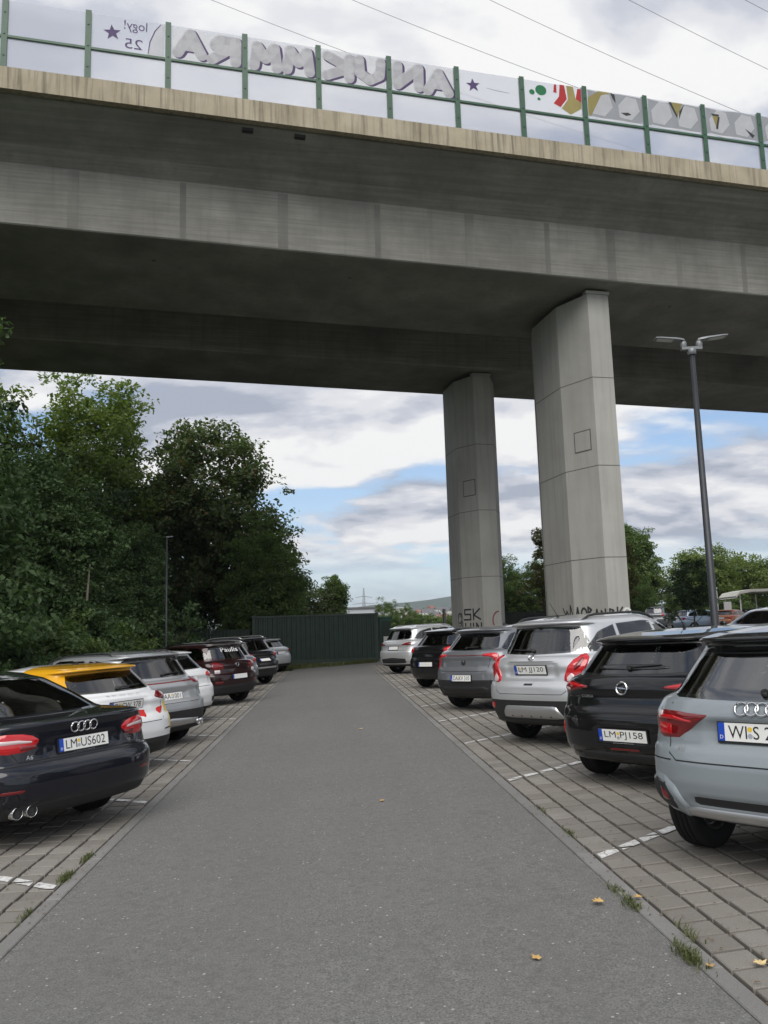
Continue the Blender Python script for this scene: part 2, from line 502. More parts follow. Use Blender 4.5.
foliage('leaf_dark', (0.022, 0.044, 0.020), (0.064, 0.105, 0.042), 0.28)
foliage('leaf_bluegreen', (0.038, 0.070, 0.030), (0.108, 0.165, 0.064), 0.34)
foliage('leaf_lime', (0.100, 0.150, 0.036), (0.235, 0.280, 0.095), 0.45)
foliage('leaf_mid', (0.070, 0.118, 0.036), (0.170, 0.225, 0.078), 0.40)
foliage('leaf_brown', (0.050, 0.080, 0.032), (0.150, 0.185, 0.075), 0.36, (0.18, 0.12, 0.055))
foliage('leaf_autumn', (0.08, 0.095, 0.035), (0.18, 0.155, 0.06), 0.38)
foliage('leaf_willow', (0.070, 0.095, 0.040), (0.130, 0.155, 0.070), 0.35)
foliage('grass_blade', (0.060, 0.085, 0.026), (0.170, 0.175, 0.075), 0.35)
plain('fallen_leaf', (0.50, 0.33, 0.13), 0.75, 0.0, 0.0, 0.2, 0.25)
plain('fallen_leaf_pale', (0.62, 0.48, 0.24), 0.75, 0.0, 0.0, 0.2, 0.2)
plain('litter', (0.13, 0.085, 0.045), 0.85, 0.0, 0.0, 0.2, 0.5)

# ---------------------------------------------------------------- helpers
def link(o, parent=None):
    COL.objects.link(o)
    if parent is not None:
        o.parent = parent
    return o


def tag(o, label=None, cat=None, group=None, kind=None):
    for k, v in (('label', label), ('category', cat), ('group', group), ('kind', kind)):
        if v:
            o[k] = v
    return o


def empty(name, loc=(0, 0, 0), rz=0.0, label=None, cat=None, group=None):
    o = bpy.data.objects.new(name, None)
    o.empty_display_size = 0.2
    o.location = loc
    o.rotation_euler = (0, 0, rz)
    link(o)
    return tag(o, label, cat, group)


class MB:
    """collects geometry and links it as ONE mesh object"""

    def __init__(self):
        self.v, self.f = [], []

    def add(self, vs, fs):
        k = len(self.v)
        self.v += [tuple(p) for p in vs]
        self.f += [tuple(i + k for i in f) for f in fs]
        return self

    def box(self, c, s, M=None, bev=0.0):
        x, y, z = (a / 2 for a in s)
        vs = [Vector((sx * x, sy * y, sz * z)) for sz in (-1, 1) for sy in (-1, 1) for sx in (-1, 1)]
        fs = [(0, 2, 3, 1), (4, 5, 7, 6), (0, 1, 5, 4), (2, 6, 7, 3), (0, 4, 6, 2), (1, 3, 7, 5)]
        if M is not None:
            vs = [M @ p for p in vs]
        return self.add([p + Vector(c) for p in vs], fs)

    def prism(self, pts, z0, z1, M=None):
        """pts: plan polygon, counter-clockwise"""
        n = len(pts)
        vs = [Vector((x, y, z0)) for x, y in pts] + [Vector((x, y, z1)) for x, y in pts]
        fs = [tuple(range(n))[::-1], tuple(range(n, 2 * n))] + [(i, (i + 1) % n, n + (i + 1) % n, n + i) for i in range(n)]
        if M is not None:
            vs = [M @ p for p in vs]
        return self.add(vs, fs)

    def tube(self, pts, rad, seg=8, cap=True):
        pts = [Vector(p) for p in pts]
        if isinstance(rad, (int, float)):
            rad = [rad] * len(pts)
        vs, fs = [], []
        ref = None
        for i, p in enumerate(pts):
            d = (pts[min(i + 1, len(pts) - 1)] - pts[max(i - 1, 0)]).normalized()
            if ref is None:
                ref = Vector((1, 0, 0)) if abs(d.x) < 0.8 else Vector((0, 1, 0))
            a = d.cross(ref)
            if a.length < 1e-5:
                a = d.cross(Vector((0, 0, 1)))
            a.normalize()
            b_ = d.cross(a).normalized()
            ref = b_.cross(d)
            ref = b_
            ref = Vector(b_)
            ref = -(d.cross(a))
            ref = Vector((1, 0, 0)) if abs(d.x) < 0.8 else Vector((0, 1, 0))
            for k in range(seg):
                an = 2 * math.pi * k / seg
                vs.append(p + (a * math.cos(an) + b_ * math.sin(an)) * rad[i])
        for i in range(len(pts) - 1):
            for k in range(seg):
                k2 = (k + 1) % seg
                fs.append((i * seg + k, i * seg + k2, (i + 1) * seg + k2, (i + 1) * seg + k))
        if cap:
            fs.append(tuple(range(seg))[::-1])
            fs.append(tuple(range((len(pts) - 1) * seg, len(pts) * seg)))
        return self.add(vs, fs)

    def lathe(self, prof, axis='x', seg=32, c=(0, 0, 0)):
        """prof: (offset along the axis, radius)"""
        vs, fs = [], []
        for a, r in prof:
            for k in range(seg):
                an = 2 * math.pi * k / seg
                p = (a, r * math.cos(an), r * math.sin(an)) if axis == 'x' else ((r * math.cos(an), a, r * math.sin(an)) if axis == 'y' else (r * math.cos(an), r * math.sin(an), a))
                vs.append(Vector(p) + Vector(c))
        n = len(prof)
        for i in range(n - 1):
            for k in range(seg):
                k2 = (k + 1) % seg
                fs.append((i * seg + k, i * seg + k2, (i + 1) * seg + k2, (i + 1) * seg + k))
        return self.add(vs, fs)

    def mesh(self, name, mat=None, smooth=False):
        me = bpy.data.meshes.new(name)
        me.from_pydata([tuple(p) for p in self.v], [], self.f)
        if mat:
            me.materials.append(MATS[mat])
        me.validate()
        if smooth:
            me.polygons.foreach_set('use_smooth', [True] * len(me.polygons))
        return me

    def build(self, name, mat, parent=None, smooth=False, recalc=True):
        me = self.mesh(name, mat, smooth)
        if recalc:
            bm = bmesh.new()
            bm.from_mesh(me)
            bmesh.ops.recalc_face_normals(bm, faces=bm.faces)
            bm.to_mesh(me)
            bm.free()
        o = bpy.data.objects.new(name, me)
        return link(o, parent)


def inst(name, me, parent=None, loc=(0, 0, 0), rot=(0, 0, 0), sc=(1, 1, 1)):
    o = bpy.data.objects.new(name, me)
    o.location, o.rotation_euler, o.scale = loc, rot, sc
    return link(o, parent)


def np_mesh(name, verts, quads, mat, smooth=False):
    me = bpy.data.meshes.new(name)
    nv, nf = len(verts), len(quads)
    k = quads.shape[1]
    me.vertices.add(nv)
    me.vertices.foreach_set('co', np.ascontiguousarray(verts, dtype=np.float32).ravel())
    me.loops.add(nf * k)
    me.loops.foreach_set('vertex_index', np.ascontiguousarray(quads, dtype=np.int32).ravel())
    me.polygons.add(nf)
    me.polygons.foreach_set('loop_start', np.arange(0, nf * k, k, dtype=np.int32))
    me.polygons.foreach_set('use_smooth', np.full(nf, smooth))
    me.materials.append(MATS[mat])
    me.update(calc_edges=True)
    return me


_txt_cache = {}


def text_geo(s, height, width=None, mirror=False, bold=0.0):
    """outline letters as flat faces in x (right) / y (up), lower left at the origin"""
    key = (s, height, width, mirror, bold)
    if key in _txt_cache:
        return _txt_cache[key]
    cu = bpy.data.curves.new('txt', 'FONT')
    cu.body = s
    cu.resolution_u = 3
    cu.offset = bold
    ob = bpy.data.objects.new('txt', cu)
    COL.objects.link(ob)
    me = bpy.data.meshes.new_from_object(ob)
    vs = np.array([v.co[:] for v in me.vertices])
    fs = [tuple(p.vertices) for p in me.polygons]
    bpy.data.objects.remove(ob, do_unlink=True)
    bpy.data.curves.remove(cu)
    bpy.data.meshes.remove(me)
    lo, hi = vs.min(0), vs.max(0)
    sc = height / (hi[1] - lo[1])
    sxx = sc if width is None else width / (hi[0] - lo[0])
    out = np.stack([(vs[:, 0] - lo[0]) * sxx, (vs[:, 1] - lo[1]) * sc], 1)
    if mirror:
        out[:, 0] = out[:, 0].max() - out[:, 0]
    _txt_cache[key] = (out, fs)
    return out, fs


def sstep(a, b_, x):
    t_ = min(1.0, max(0.0, (x - a) / (b_ - a)))
    return t_ * t_ * (3 - 2 * t_)


CROSS = 0.035           # the drive and both bays fall to the left
TILT = -math.atan(CROSS)


def gz(x, y):
    """height of the ground: an even crossfall round the drive, rising to the car park beyond the piers on the right"""
    y = max(0.0, y)
    right = min(1.0, max(0.0, (x - 6.9) / 3.0)) * min(max(0.0, -0.06 + 0.0125 * y), 1.0)
    far = -3.0 * sstep(90, 400, y)
    return CROSS * min(9.0, max(-9.0, x)) + right + far


# ---------------------------------------------------------------- ground
xs = [-9000, -3000, -900, -300, -120, -60, -30, -20, -14, -10.4, -8, -6.9, -4, -1.8, 0, 1.8, 4, 6.9, 8, 9.9, 12, 16, 22, 30, 45, 70, 120, 300, 900, 3000, 9000]
ys = [-300, -100, -40, -15, -5, 0, 5, 10, 15, 20, 25, 30, 36, 42, 50, 60, 75, 90, 120, 160, 220, 300, 400, 700, 1500, 4000, 9000]
vs = [(x, y, gz(x, y) - 0.16) for y in ys for x in xs]
nx = len(xs)
fs = [(j * nx + i, j * nx + i + 1, (j + 1) * nx + i + 1, (j + 1) * nx + i) for j in range(len(ys) - 1) for i in range(nx - 1)]
tag(MB().add(vs, fs).build('ground', 'grass_ground'), kind='structure')

ROAD_L, ROAD_R = -1.86, 1.70
KERB_W = 0.11
BAY_L, BAY_R = ROAD_L - KERB_W, ROAD_R + KERB_W     # paver side of the kerbs
Y0, Y1 = -6.0, 38.5

# the drive: a gently uneven asphalt sheet that runs on past the bays and bends to the right behind them
mb = MB()
rx = [ROAD_L + (ROAD_R - ROAD_L) * i / 24 for i in range(25)]
ry = [Y0 + (46.5 - Y0) * i / 150 for i in range(151)]
rv = []
for y in ry:
    for x in rx:
        u = (x - ROAD_L) / (ROAD_R - ROAD_L)
        xx = x
        if y > 37.5:
            xx = x + (y - 37.5) ** 2 * (0.05 if u < 0.5 else 0.16) * (0.4 + u)
        rv.append((xx, y, -0.004 + 0.012 * math.sin(u * math.pi) + 0.004 * math.sin(y * 1.3 + x * 2.1) * math.sin(u * math.pi)))
mb.add(rv, [(j * 25 + i, j * 25 + i + 1, (j + 1) * 25 + i + 1, (j + 1) * 25 + i) for j in range(150) for i in range(24)])
tag(mb.build('road', 'asphalt', smooth=True), kind='structure').rotation_euler = (0, TILT, 0)
# asphalt turning area behind the right bay
tag(MB().add([(1.9, 38.7, -0.012), (9.9, 38.7, -0.012), (9.9, 46.5, -0.012), (1.9, 46.5, -0.012)], [(0, 1, 2, 3)]).build('turning_area', 'asphalt'), kind='structure').rotation_euler = (0, TILT, 0)


def clip_poly(poly, ax, lo, hi):
    for s, lim in ((1, lo), (-1, -hi)):
        out = []
        for i in range(len(poly)):
            p, q = poly[i], poly[(i + 1) % len(poly)]
            dp, dq = s * p[ax] - lim, s * q[ax] - lim
            if dp >= 0:
                out.append(p)
            if (dp >= 0) != (dq >= 0):
                k = dp / (dp - dq)
                out.append((p[0] + (q[0] - p[0]) * k, p[1] + (q[1] - p[1]) * k))
        poly = out
        if not poly:
            return []
    return poly


rng = random.Random(7)
PW, PL, JW, JL = 0.184, 0.184, 0.026, 0.022      # paver across, along; joint across, along
ANG_R, ANG_L = R_(36.5), R_(36.5)
CAM = Vector((0, 0, 1.68))


def paver_mesh(skew, seed):
    r = random.Random(seed)
    b_ = 0.005
    x, y = PW / 2, PL / 2
    j = lambda: r.uniform(-0.004, 0.002) * 0.9
    base = [(-x, -y), (x, -y), (x, y), (-x, y)]
    top = [(-x + b_ + j(), -y + b_ + j()), (x - b_ + j(), -y + b_ + j()), (x - b_ + j(), y - b_ + j()), (-x + b_ + j(), y - b_ + j())]
    vs = [(px_, py_ + px_ * skew, -0.05) for px_, py_ in base] + [(px_, py_ + px_ * skew, -b_) for px_, py_ in base] + [(px_, py_ + px_ * skew, 0) for px_, py_ in top]
    fs = [(i, (i + 1) % 4, 4 + (i + 1) % 4, 4 + i) for i in range(4)] + [(4 + i, 4 + (i + 1) % 4, 8 + (i + 1) % 4, 8 + i) for i in range(4)] + [(8, 9, 10, 11)]
    return MB().add(vs, fs)


def bay(side, name, skew, depth, y_lo, y_hi, lines, ang, kname):
    """one row of stalls: bedding, pavers, kerb stones, stall lines"""
    s = 1 if side == 'R' else -1
    x_in = BAY_R if side == 'R' else BAY_L
    x_out = x_in + s * depth
    base = MB().box(((x_in + x_out) / 2, (y_lo + y_hi) / 2, -0.080), (abs(depth), y_hi - y_lo, 0.1)).build(name, 'joint_soil')
    tag(base, kind='structure')
    base.rotation_euler = (0, TILT, 0)
    protos = [paver_mesh(skew * s, 50 + i) for i in range(6)]
    pm = [p.mesh('paver', 'paver') for p in protos]
    cells = []
    ncol = int(depth / (PW + JW))
    nrow = int((y_hi - y_lo) / (PL + JL))
    for i in range(ncol):
        off = rng.uniform(-0.01, 0.01)
        for k in range(nrow):
            cx = x_in + s * (JW * 0.8 + PW / 2 + i * (PW + JW))
            cy = y_lo + 0.1 + PL / 2 + k * (PL + JL) + off + (cx - x_in) * skew * s
            if not (y_lo < cy < y_hi):
                continue
            cells.append((cx, cy))
    # nearest and least hidden pavers as objects, the rest joined
    def seen(c):
        v = Vector((c[0], c[1], 0)) - CAM
        d = v.dot(_f)
        if d < 0.5:
            return 1e9
        u, w_ = v.dot(_r) / d * 820 + 384, 512 - v.dot(_u) / d * 820
        if u < -12 or u > 780 or w_ > 1036:
            return 1e9
        lat = abs(c[0] - x_in)
        return d + max(0, lat - 1.4) * 4.0
    cells.sort(key=seen)
    rest = MB()
    for k, (cx, cy) in enumerate(cells):
        dz = rng.uniform(-0.004, 0.003)
        rot = (rng.uniform(-0.008, 0.008), rng.uniform(-0.008, 0.008), rng.uniform(-0.012, 0.012))
        i = rng.randrange(6)
        if k < 300:
            o = inst('paver', pm[i], base, (cx, cy, dz), rot)
        else:
            p = protos[i]
            rest.add([(v[0] + cx, v[1] + cy, v[2] + dz + v[0] * rot[1]) for v in p.v], p.f)
    tag(rest.build('paver_field', 'paver', base, recalc=False), kind='stuff')
    # kerb stones, flush with the road
    kx = (x_in + (ROAD_R if side == 'R' else ROAD_L)) / 2
    km = MB()
    w_, l_, b_ = KERB_W - 0.008, 0.992, 0.006
    vs = [(-w_ / 2, -l_ / 2, -0.1), (w_ / 2, -l_ / 2, -0.1), (w_ / 2, l_ / 2, -0.1), (-w_ / 2, l_ / 2, -0.1),
          (-w_ / 2, -l_ / 2, -b_), (w_ / 2, -l_ / 2, -b_), (w_ / 2, l_ / 2, -b_), (-w_ / 2, l_ / 2, -b_),
          (-w_ / 2 + b_, -l_ / 2 + b_, 0), (w_ / 2 - b_, -l_ / 2 + b_, 0), (w_ / 2 - b_, l_ / 2 - b_, 0), (-w_ / 2 + b_, l_ / 2 - b_, 0)]
    km.add(vs, [(i, (i + 1) % 4, 4 + (i + 1) % 4, 4 + i) for i in range(4)] + [(4 + i, 4 + (i + 1) % 4, 8 + (i + 1) % 4, 8 + i) for i in range(4)] + [(8, 9, 10, 11)])
    kmesh = km.mesh('kerb_stone', 'kerb_concrete')
    y = y_lo + 0.5
    while y < y_hi:
        inst('kerb_stone', kmesh, base, (kx, y, 0.006 + rng.uniform(-0.002, 0.002)), (0, rng.uniform(-0.01, 0.01), rng.uniform(-0.002, 0.002)))
        y += 1.0
    # stall lines: paint on the pavers, broken at every joint
    for n, ly in enumerate(lines):
        mb = MB()
        d = Vector((s * math.cos(ang), math.sin(ang)))
        nn = Vector((-d.y, d.x)) * 0.044
        a = Vector((x_in, ly)) - d * 0.02
        e = a + d * (depth / math.cos(ang) - 0.1)
        poly = [tuple(a - nn), tuple(e - nn), tuple(e + nn), tuple(a + nn)]
        for i in range(ncol):
            cx = x_in + s * (JW * 0.8 + PW / 2 + i * (PW + JW))
            pc = clip_poly(poly, 0, cx - PW / 2 + 0.006, cx + PW / 2 - 0.006)
            if not pc:
                continue
            for c in [c for c in cells if abs(c[0] - cx) < 0.01]:
                # shear into the paver's own frame
                q = [(x, y_ - (x - cx) * skew * s) for x, y_ in pc]
                q = clip_poly(q, 1, c[1] - PL / 2 + 0.005, c[1] + PL / 2 - 0.005)
                if len(q) > 2:
                    k = len(mb.v)
                    mb.v += [(x, y_ + (x - cx) * skew * s, 0.0062) for x, y_ in q]
                    mb.f.append(tuple(range(k, k + len(q))))
        if mb.f:
            o = mb.build('painted_line', 'line_paint', base)
    return base


bay('R', 'parking_bay_right', 0.115, 5.0, 1.0, Y1, [3.02, 5.88, 8.84, 11.72, 14.54, 17.38, 20.28, 23.2, 26.1, 29.0, 31.9], ANG_R, 'right')
bay('L', 'parking_bay_left', 0.125, 5.0, 1.0, Y1, [3.4, 6.26, 9.2, 12.0, 14.8, 17.57, 20.3, 22.95, 25.5, 28.2, 31.0, 33.8], ANG_L, 'left')

# far car park surface on the rise to the right
xs2 = [9.95, 14, 20, 30, 45, 70]
ys2 = [-5, 0, 8, 16, 24, 38, 46.6, 60, 74, 84]
tag(MB().add([(x, y, gz(x, y) - 0.10) for y in ys2 for x in xs2],
             [(j * 6 + i, j * 6 + i + 1, (j + 1) * 6 + i + 1, (j + 1) * 6 + i) for j in range(9) for i in range(5)]).build('car_park', 'asphalt'), kind='structure')

# ---------------------------------------------------------------- viaduct
GR = -0.0186            # fall of the bridge per metre to the right
bvx, bvy = 0.98596, 0.16699
# local frame: x along the bridge, y across it (away from the camera), z up
BM = Matrix(((bvx, -bvy, 0, 0), (bvy, bvx, 0, 0), (0, 0, 1, 14.35), (0, 0, 0, 1))) @ Matrix(((1, 0, 0, 0), (0, 1, 0, 0), (GR, 0, 1, 0), (0, 0, 0, 1)))
via = empty('viaduct', (0, 0, 0), 0, 'tall grey concrete road viaduct crossing above the car park on two pairs of piers', 'bridge')
BW = Matrix(((bvx, -bvy, 0, 0), (bvy, bvx, 0, 0), (0, 0, 1, 14.35), (0, 0, 0, 1)))


def on_bridge(mb):
    """slope the geometry along the bridge; the rest of the frame is the object's matrix"""
    mb.v = [(x, y, z + GR * x) for x, y, z in mb.v]
    return mb


def place_bridge(o):
    o.matrix_world = BW
    return o


S0, S1 = -70.0, 95.0


def extrude_s(sec, s0=S0, s1=S1, nseg=1):
    """closed section (n, z) swept along the bridge"""
    k = len(sec)
    vs, fs = [], []
    for i in range(nseg + 1):
        s = s0 + (s1 - s0) * i / nseg
        vs += [(s, n, z) for n, z in sec]
    for i in range(nseg):
        for j in range(k):
            j2 = (j + 1) % k
            fs.append((i * k + j, i * k + j2, (i + 1) * k + j2, (i + 1) * k + j))
    fs.append(tuple(range(k)))
    fs.append(tuple(range(nseg * k, nseg * k + k))[::-1])
    return MB().add(vs, fs)


# the two girders: box, haunched cantilever slabs
for a, w_, c0, c1 in ((25.8, 6.2, 23.98, 33.7), (36.3, 4.6, 34.1, 43.4)):
    e = a + w_
    sec = [(a + 0.04, 0.0), (e - 0.04, 0.0), (e, 0.04), (e + 0.06, 2.0), (e + 0.5, 2.35), (c1, 3.1), (c1, 3.6), (c0, 3.6), (c0, 3.1), (a - 0.5, 2.38), (a - 0.06, 2.0), (a, 0.04)]
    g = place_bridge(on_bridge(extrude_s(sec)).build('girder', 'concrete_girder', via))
    # construction joints: narrow pilaster strips on the web that faces the camera, and on the soffit
    if a < 30:
        for s in [-17.6, -14.2, -10.8, -7.2, -3.6, -0.23, 3.02, 6.27, 9.6, 12.56, 15.09, 17.9, 20.69, 24.0, 27.3, 30.6, 34.0]:
            wd = 0.20 if int(s * 10) % 3 else 0.34
            mb = MB().add([(s - wd / 2, a - 0.006, 0.06), (s + wd / 2, a - 0.006, 0.06), (s + wd / 2, a - 0.066, 1.96), (s - wd / 2, a - 0.066, 1.96),
                           (s - wd / 2, a + 0.02, 0.06), (s + wd / 2, a + 0.02, 0.06), (s + wd / 2, a - 0.02, 1.96), (s - wd / 2, a - 0.02, 1.96)],
                          [(0, 1, 2, 3), (4, 7, 6, 5), (0, 3, 7, 4), (1, 5, 6, 2), (0, 4, 5, 1), (3, 2, 6, 7)])
            j = place_bridge(on_bridge(mb).build('construction_joint', 'concrete_joint'))
            M_ = j.matrix_world.copy()
            j.parent = g
            j.matrix_parent_inverse = Matrix.Identity(4)
            j.matrix_basis = BW.inverted() @ M_
    for s in ((5.0, -22.0, 27.0) if a > 30 else (-24.0, 29.0)):
        mb = MB().box((s, a + w_ / 2, -0.004), (0.04, w_ - 0.1, 0.012))
        j = on_bridge(mb).build('soffit_joint', 'concrete_joint', g)
    # drain holes
    for s in (-1.2, 5.6, 18.5):
        on_bridge(MB().lathe([(-0.012, 0.0001), (-0.012, 0.07), (0.01, 0.07)], 'z', 12, (s, a + 1.7, 0))).build('drain_hole', 'groove_dark', g)

# edge beams
for n0, n1, k in ((23.70, 24.0, 0), (43.38, 43.7, 1)):
    sec = [(n0, 3.14), (n1, 3.18), (n1 + 0.001, 3.81), (n0, 3.83)] if not k else [(n0, 3.18), (n1, 3.14), (n1, 3.83), (n0, 3.81)]
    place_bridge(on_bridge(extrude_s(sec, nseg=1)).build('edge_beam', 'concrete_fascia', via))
# deck scuppers under the edge
for s in (1.75, 3.4):
    place_bridge(on_bridge(MB().box((s, 24.12, 3.04), (0.34, 0.2, 0.10))).build('scupper', 'bearing_dark', via))

# piers: elongated octagons with pour joints, bearings, inspection plates
PIER = [(-0.47, 0.0), (0.47, 0.0), (1.12, 1.45), (1.12, 3.75), (0.47, 5.2), (-0.47, 5.2), (-1.12, 3.75), (-1.12, 1.45)]


def pier(s0, n0, scl, cuts):
    top = -0.22
    p = place_bridge(MB().prism([(s0 + x * scl[0], n0 + y * scl[1]) for x, y in PIER], -15.0, top + GR * s0).build('pier', 'concrete_pier', via))
    for z in cuts:          # pour joints: a shallow dark recess line
        zz_ = z - 14.35
        ins = 0.006
        cxm, cym = s0, n0 + 2.6 * scl[1]
        mb = MB()
        ring = [(s0 + x * scl[0], n0 + y * scl[1]) for x, y in PIER]
        out = [(cxm + (x - cxm) * 1.004, cym + (y - cym) * 1.002) for x, y in ring]
        k = len(ring)
        mb.add([(x, y, zz_ - 0.013) for x, y in out] + [(x, y, zz_ + 0.013) for x, y in out] + [(x, y, zz_ - 0.013) for x, y in ring] + [(x, y, zz_ + 0.013) for x, y in ring],
               [(i, (i + 1) % k, k + (i + 1) % k, k + i) for i in range(k)] + [(2 * k + i, 2 * k + (i + 1) % k, (i + 1) % k, i) for i in range(k)] + [(k + i, k + (i + 1) % k, 3 * k + (i + 1) % k, 3 * k + i) for i in range(k)])
        mb.build('pour_joint', 'groove_dark', p)
    for q in (1.2, 4.0):
        MB().box((s0, n0 + q * scl[1], top + GR * s0 + 0.11), (0.9 * scl[0], 0.8 * scl[1], 0.22)).build('bearing', 'bearing_dark', p)
    # light cap strip on the front edge
    MB().box((s0, n0 + 0.12, top + GR * s0 + 0.07), (0.96, 0.3, 0.12)).build('bearing_plate', 'steel_plate', p)
    # inspection plate on the left front facet
    a, e = Vector((s0 - 0.47 * scl[0], n0)), Vector((s0 - 1.12 * scl[0], n0 + 1.45 * scl[1]))
    d = (e - a).normalized()
    nn = Vector((-d.y, d.x))
    if nn.x > 0:
        nn = -nn
    c = a + (e - a) * 0.42
    zc = 8.35 - 14.35
    for rad, off, mt, nm in ((0.40, 0.006, 'groove_dark', 'plate_rim'), (0.355, 0.014, 'concrete_pier', 'inspection_plate')):
        mb = MB()
        q = []
        for (u, w_) in ((-rad, -rad), (rad, -rad), (rad, rad), (-rad, rad)):
            q.append((c.x + d.x * u, c.y + d.y * u, zc + w_))
        mb.add([(x + nn.x * off, y + nn.y * off, z) for x, y, z in q] + [(x - nn.x * 0.02, y - nn.y * 0.02, z) for x, y, z in q],
               [(0, 1, 2, 3), (7, 6, 5, 4)] + [(i, (i + 1) % 4, 4 + (i + 1) % 4, 4 + i) for i in range(4)])
        mb.build(nm, mt, p)
    return p


pier_near = pier(14.85, 26.55, (0.91, 1.0), (10.64, 7.34, 4.0))
pier_far = pier(13.95, 36.75, (0.95, 0.78), (10.44, 7.21, 4.03))
for s in (-32.0, 62.0):
    pier(s, 26.55, (1, 1), (10.64, 7.34, 4.0))
    pier(s - 0.2, 36.75, (1, 0.78), (10.44, 7.21, 4.03))


def facet_paint(p, s0, n0, scl, i0, i1, strokes, mt, width, name='graffiti', off=0.012):
    """spray strokes on one facet of a pier; strokes in metres: (along the facet, height above sea of the frame)"""
    a = Vector((s0 + PIER[i0][0] * scl[0], n0 + PIER[i0][1] * scl[1]))
    e = Vector((s0 + PIER[i1][0] * scl[0], n0 + PIER[i1][1] * scl[1]))
    d = (e - a).normalized()
    nn = Vector((-d.y, d.x))
    if nn.y > 0:
        nn = -nn
    mb = MB()
    for st in strokes:
        for (u0, z0), (u1, z1) in zip(st[:-1], st[1:]):
            dv = Vector((u1 - u0, z1 - z0))
            if dv.length < 1e-4:
                continue
            dv.normalize()
            pn = Vector((-dv.y, dv.x)) * width / 2
            q = [(u0 - dv.x * width * .3 + pn.x, z0 - dv.y * width * .3 + pn.y), (u0 - dv.x * width * .3 - pn.x, z0 - dv.y * width * .3 - pn.y),
                 (u1 + dv.x * width * .3 - pn.x, z1 + dv.y * width * .3 - pn.y), (u1 + dv.x * width * .3 + pn.x, z1 + dv.y * width * .3 + pn.y)]
            off += 0.0004
            mb.add([(a.x + d.x * u + nn.x * off, a.y + d.y * u + nn.y * off, z - 14.35) for u, z in q], [(0, 1, 2, 3)])
    mb.build(name, mt, p, recalc=False)


def arc(cx, cy, rx_, ry_, a0, a1, n=10):
    return [(cx + rx_ * math.cos(R_(a0 + (a1 - a0) * i / n)), cy + ry_ * math.sin(R_(a0 + (a1 - a0) * i / n))) for i in range(n + 1)]


# "SK / UN" style tags on the far pier, scribble on the near pier
PF = (pier_far, 13.95, 36.75, (0.95, 0.78))
LF = 1.28     # length of the far pier's left front facet
S_ = lambda x, y: [(x + .45, y + .48), (x + .05, y + .48), (x + .05, y + .25), (x + .42, y + .25), (x + .42, y), (x, y)]
K_ = lambda x, y: [[(x, y), (x, y + .5)], [(x + .4, y + .5), (x + .02, y + .22), (x + .45, y)]]
# facet runs from the front edge (u=0) to the left: mirrored so that it reads from the front
fl = lambda st: [[(1.25 - u, z) for u, z in s] for s in st]
facet_paint(*PF, 0, 7, fl([S_(.02, 2.02)] + K_(.62, 2.02) + [[(.1, 1.85), (.1, 1.4), (.42, 1.4), (.42, 1.85)], [(.6, 1.4), (.6, 1.85)], [(.8, 1.4), (.8, 1.85), (1.1, 1.4), (1.1, 1.85)]]), 'spray_on_wall', 0.075)
facet_paint(*PF, 7, 6, [[(.1, 1.5), (.2, 2.3), (.35, 2.3), (.3, 1.8), (.5, 1.7)], arc(.5, 2.1, .2, .25, 0, 320), [(.65, 1.4), (.7, 2.3)], [(.2, 1.6), (.6, 1.3)]], 'spray_on_wall', 0.06)
facet_paint(*PF, 7, 6, [[(.1, 2.0), (.5, 2.1), (.7, 1.7)], [(.2, 1.5), (.6, 1.9)]], 'spray_on_wall_white', 0.12, off=0.006)
facet_paint(*PF, 0, 1, [arc(.75, 1.95, .3, .42, 90, 270)], 'spray_on_wall_red', 0.06)
_fp = facet_paint


def facet_paint(p_, s_, n_, c_, a_, b_, st, mt, wd, **kw):
    _fp(p_, s_, n_, c_, a_, b_, [[(u, z - .14) for u, z in q_] for q_ in st], mt, wd * 1.25, **kw)


PN = (pier_near, 14.85, 26.55, (0.91, 1.0))
facet_paint(*PN, 0, 7, [[(1.5, 1.9), (1.4, 2.4), (1.3, 1.95)], arc(1.1, 2.15, .13, .22, 0, 340), [(.9, 1.9), (.9, 2.4), (.75, 2.3), (.9, 2.15)], [(.62, 1.9), (.5, 2.3), (.4, 1.9)], [(.3, 1.9), (.3, 2.25), (.12, 1.95), (.12, 2.3)]], 'spray_on_wall', 0.055)
facet_paint(*PN, 0, 1, [[(.05, 1.95), (.05, 2.3), (.2, 2.25), (.05, 2.1), (.25, 1.95)], [(.35, 2.35), (.35, 1.95)], [(.55, 2.35), (.38, 2.12), (.6, 1.95)]], 'spray_on_wall', 0.05)
facet_paint(*PN, 0, 1, [arc(.72, 2.15, .14, .16, 0, 350)], 'spray_on_wall_white', 0.06)
facet_paint(*PN, 7, 6, [[(.1, 2.1), (.3, 2.5), (.35, 2.0), (.6, 2.3), (.7, 2.0)], [(.5, 1.9), (.9, 2.4)]], 'spray_on_wall', 0.05)

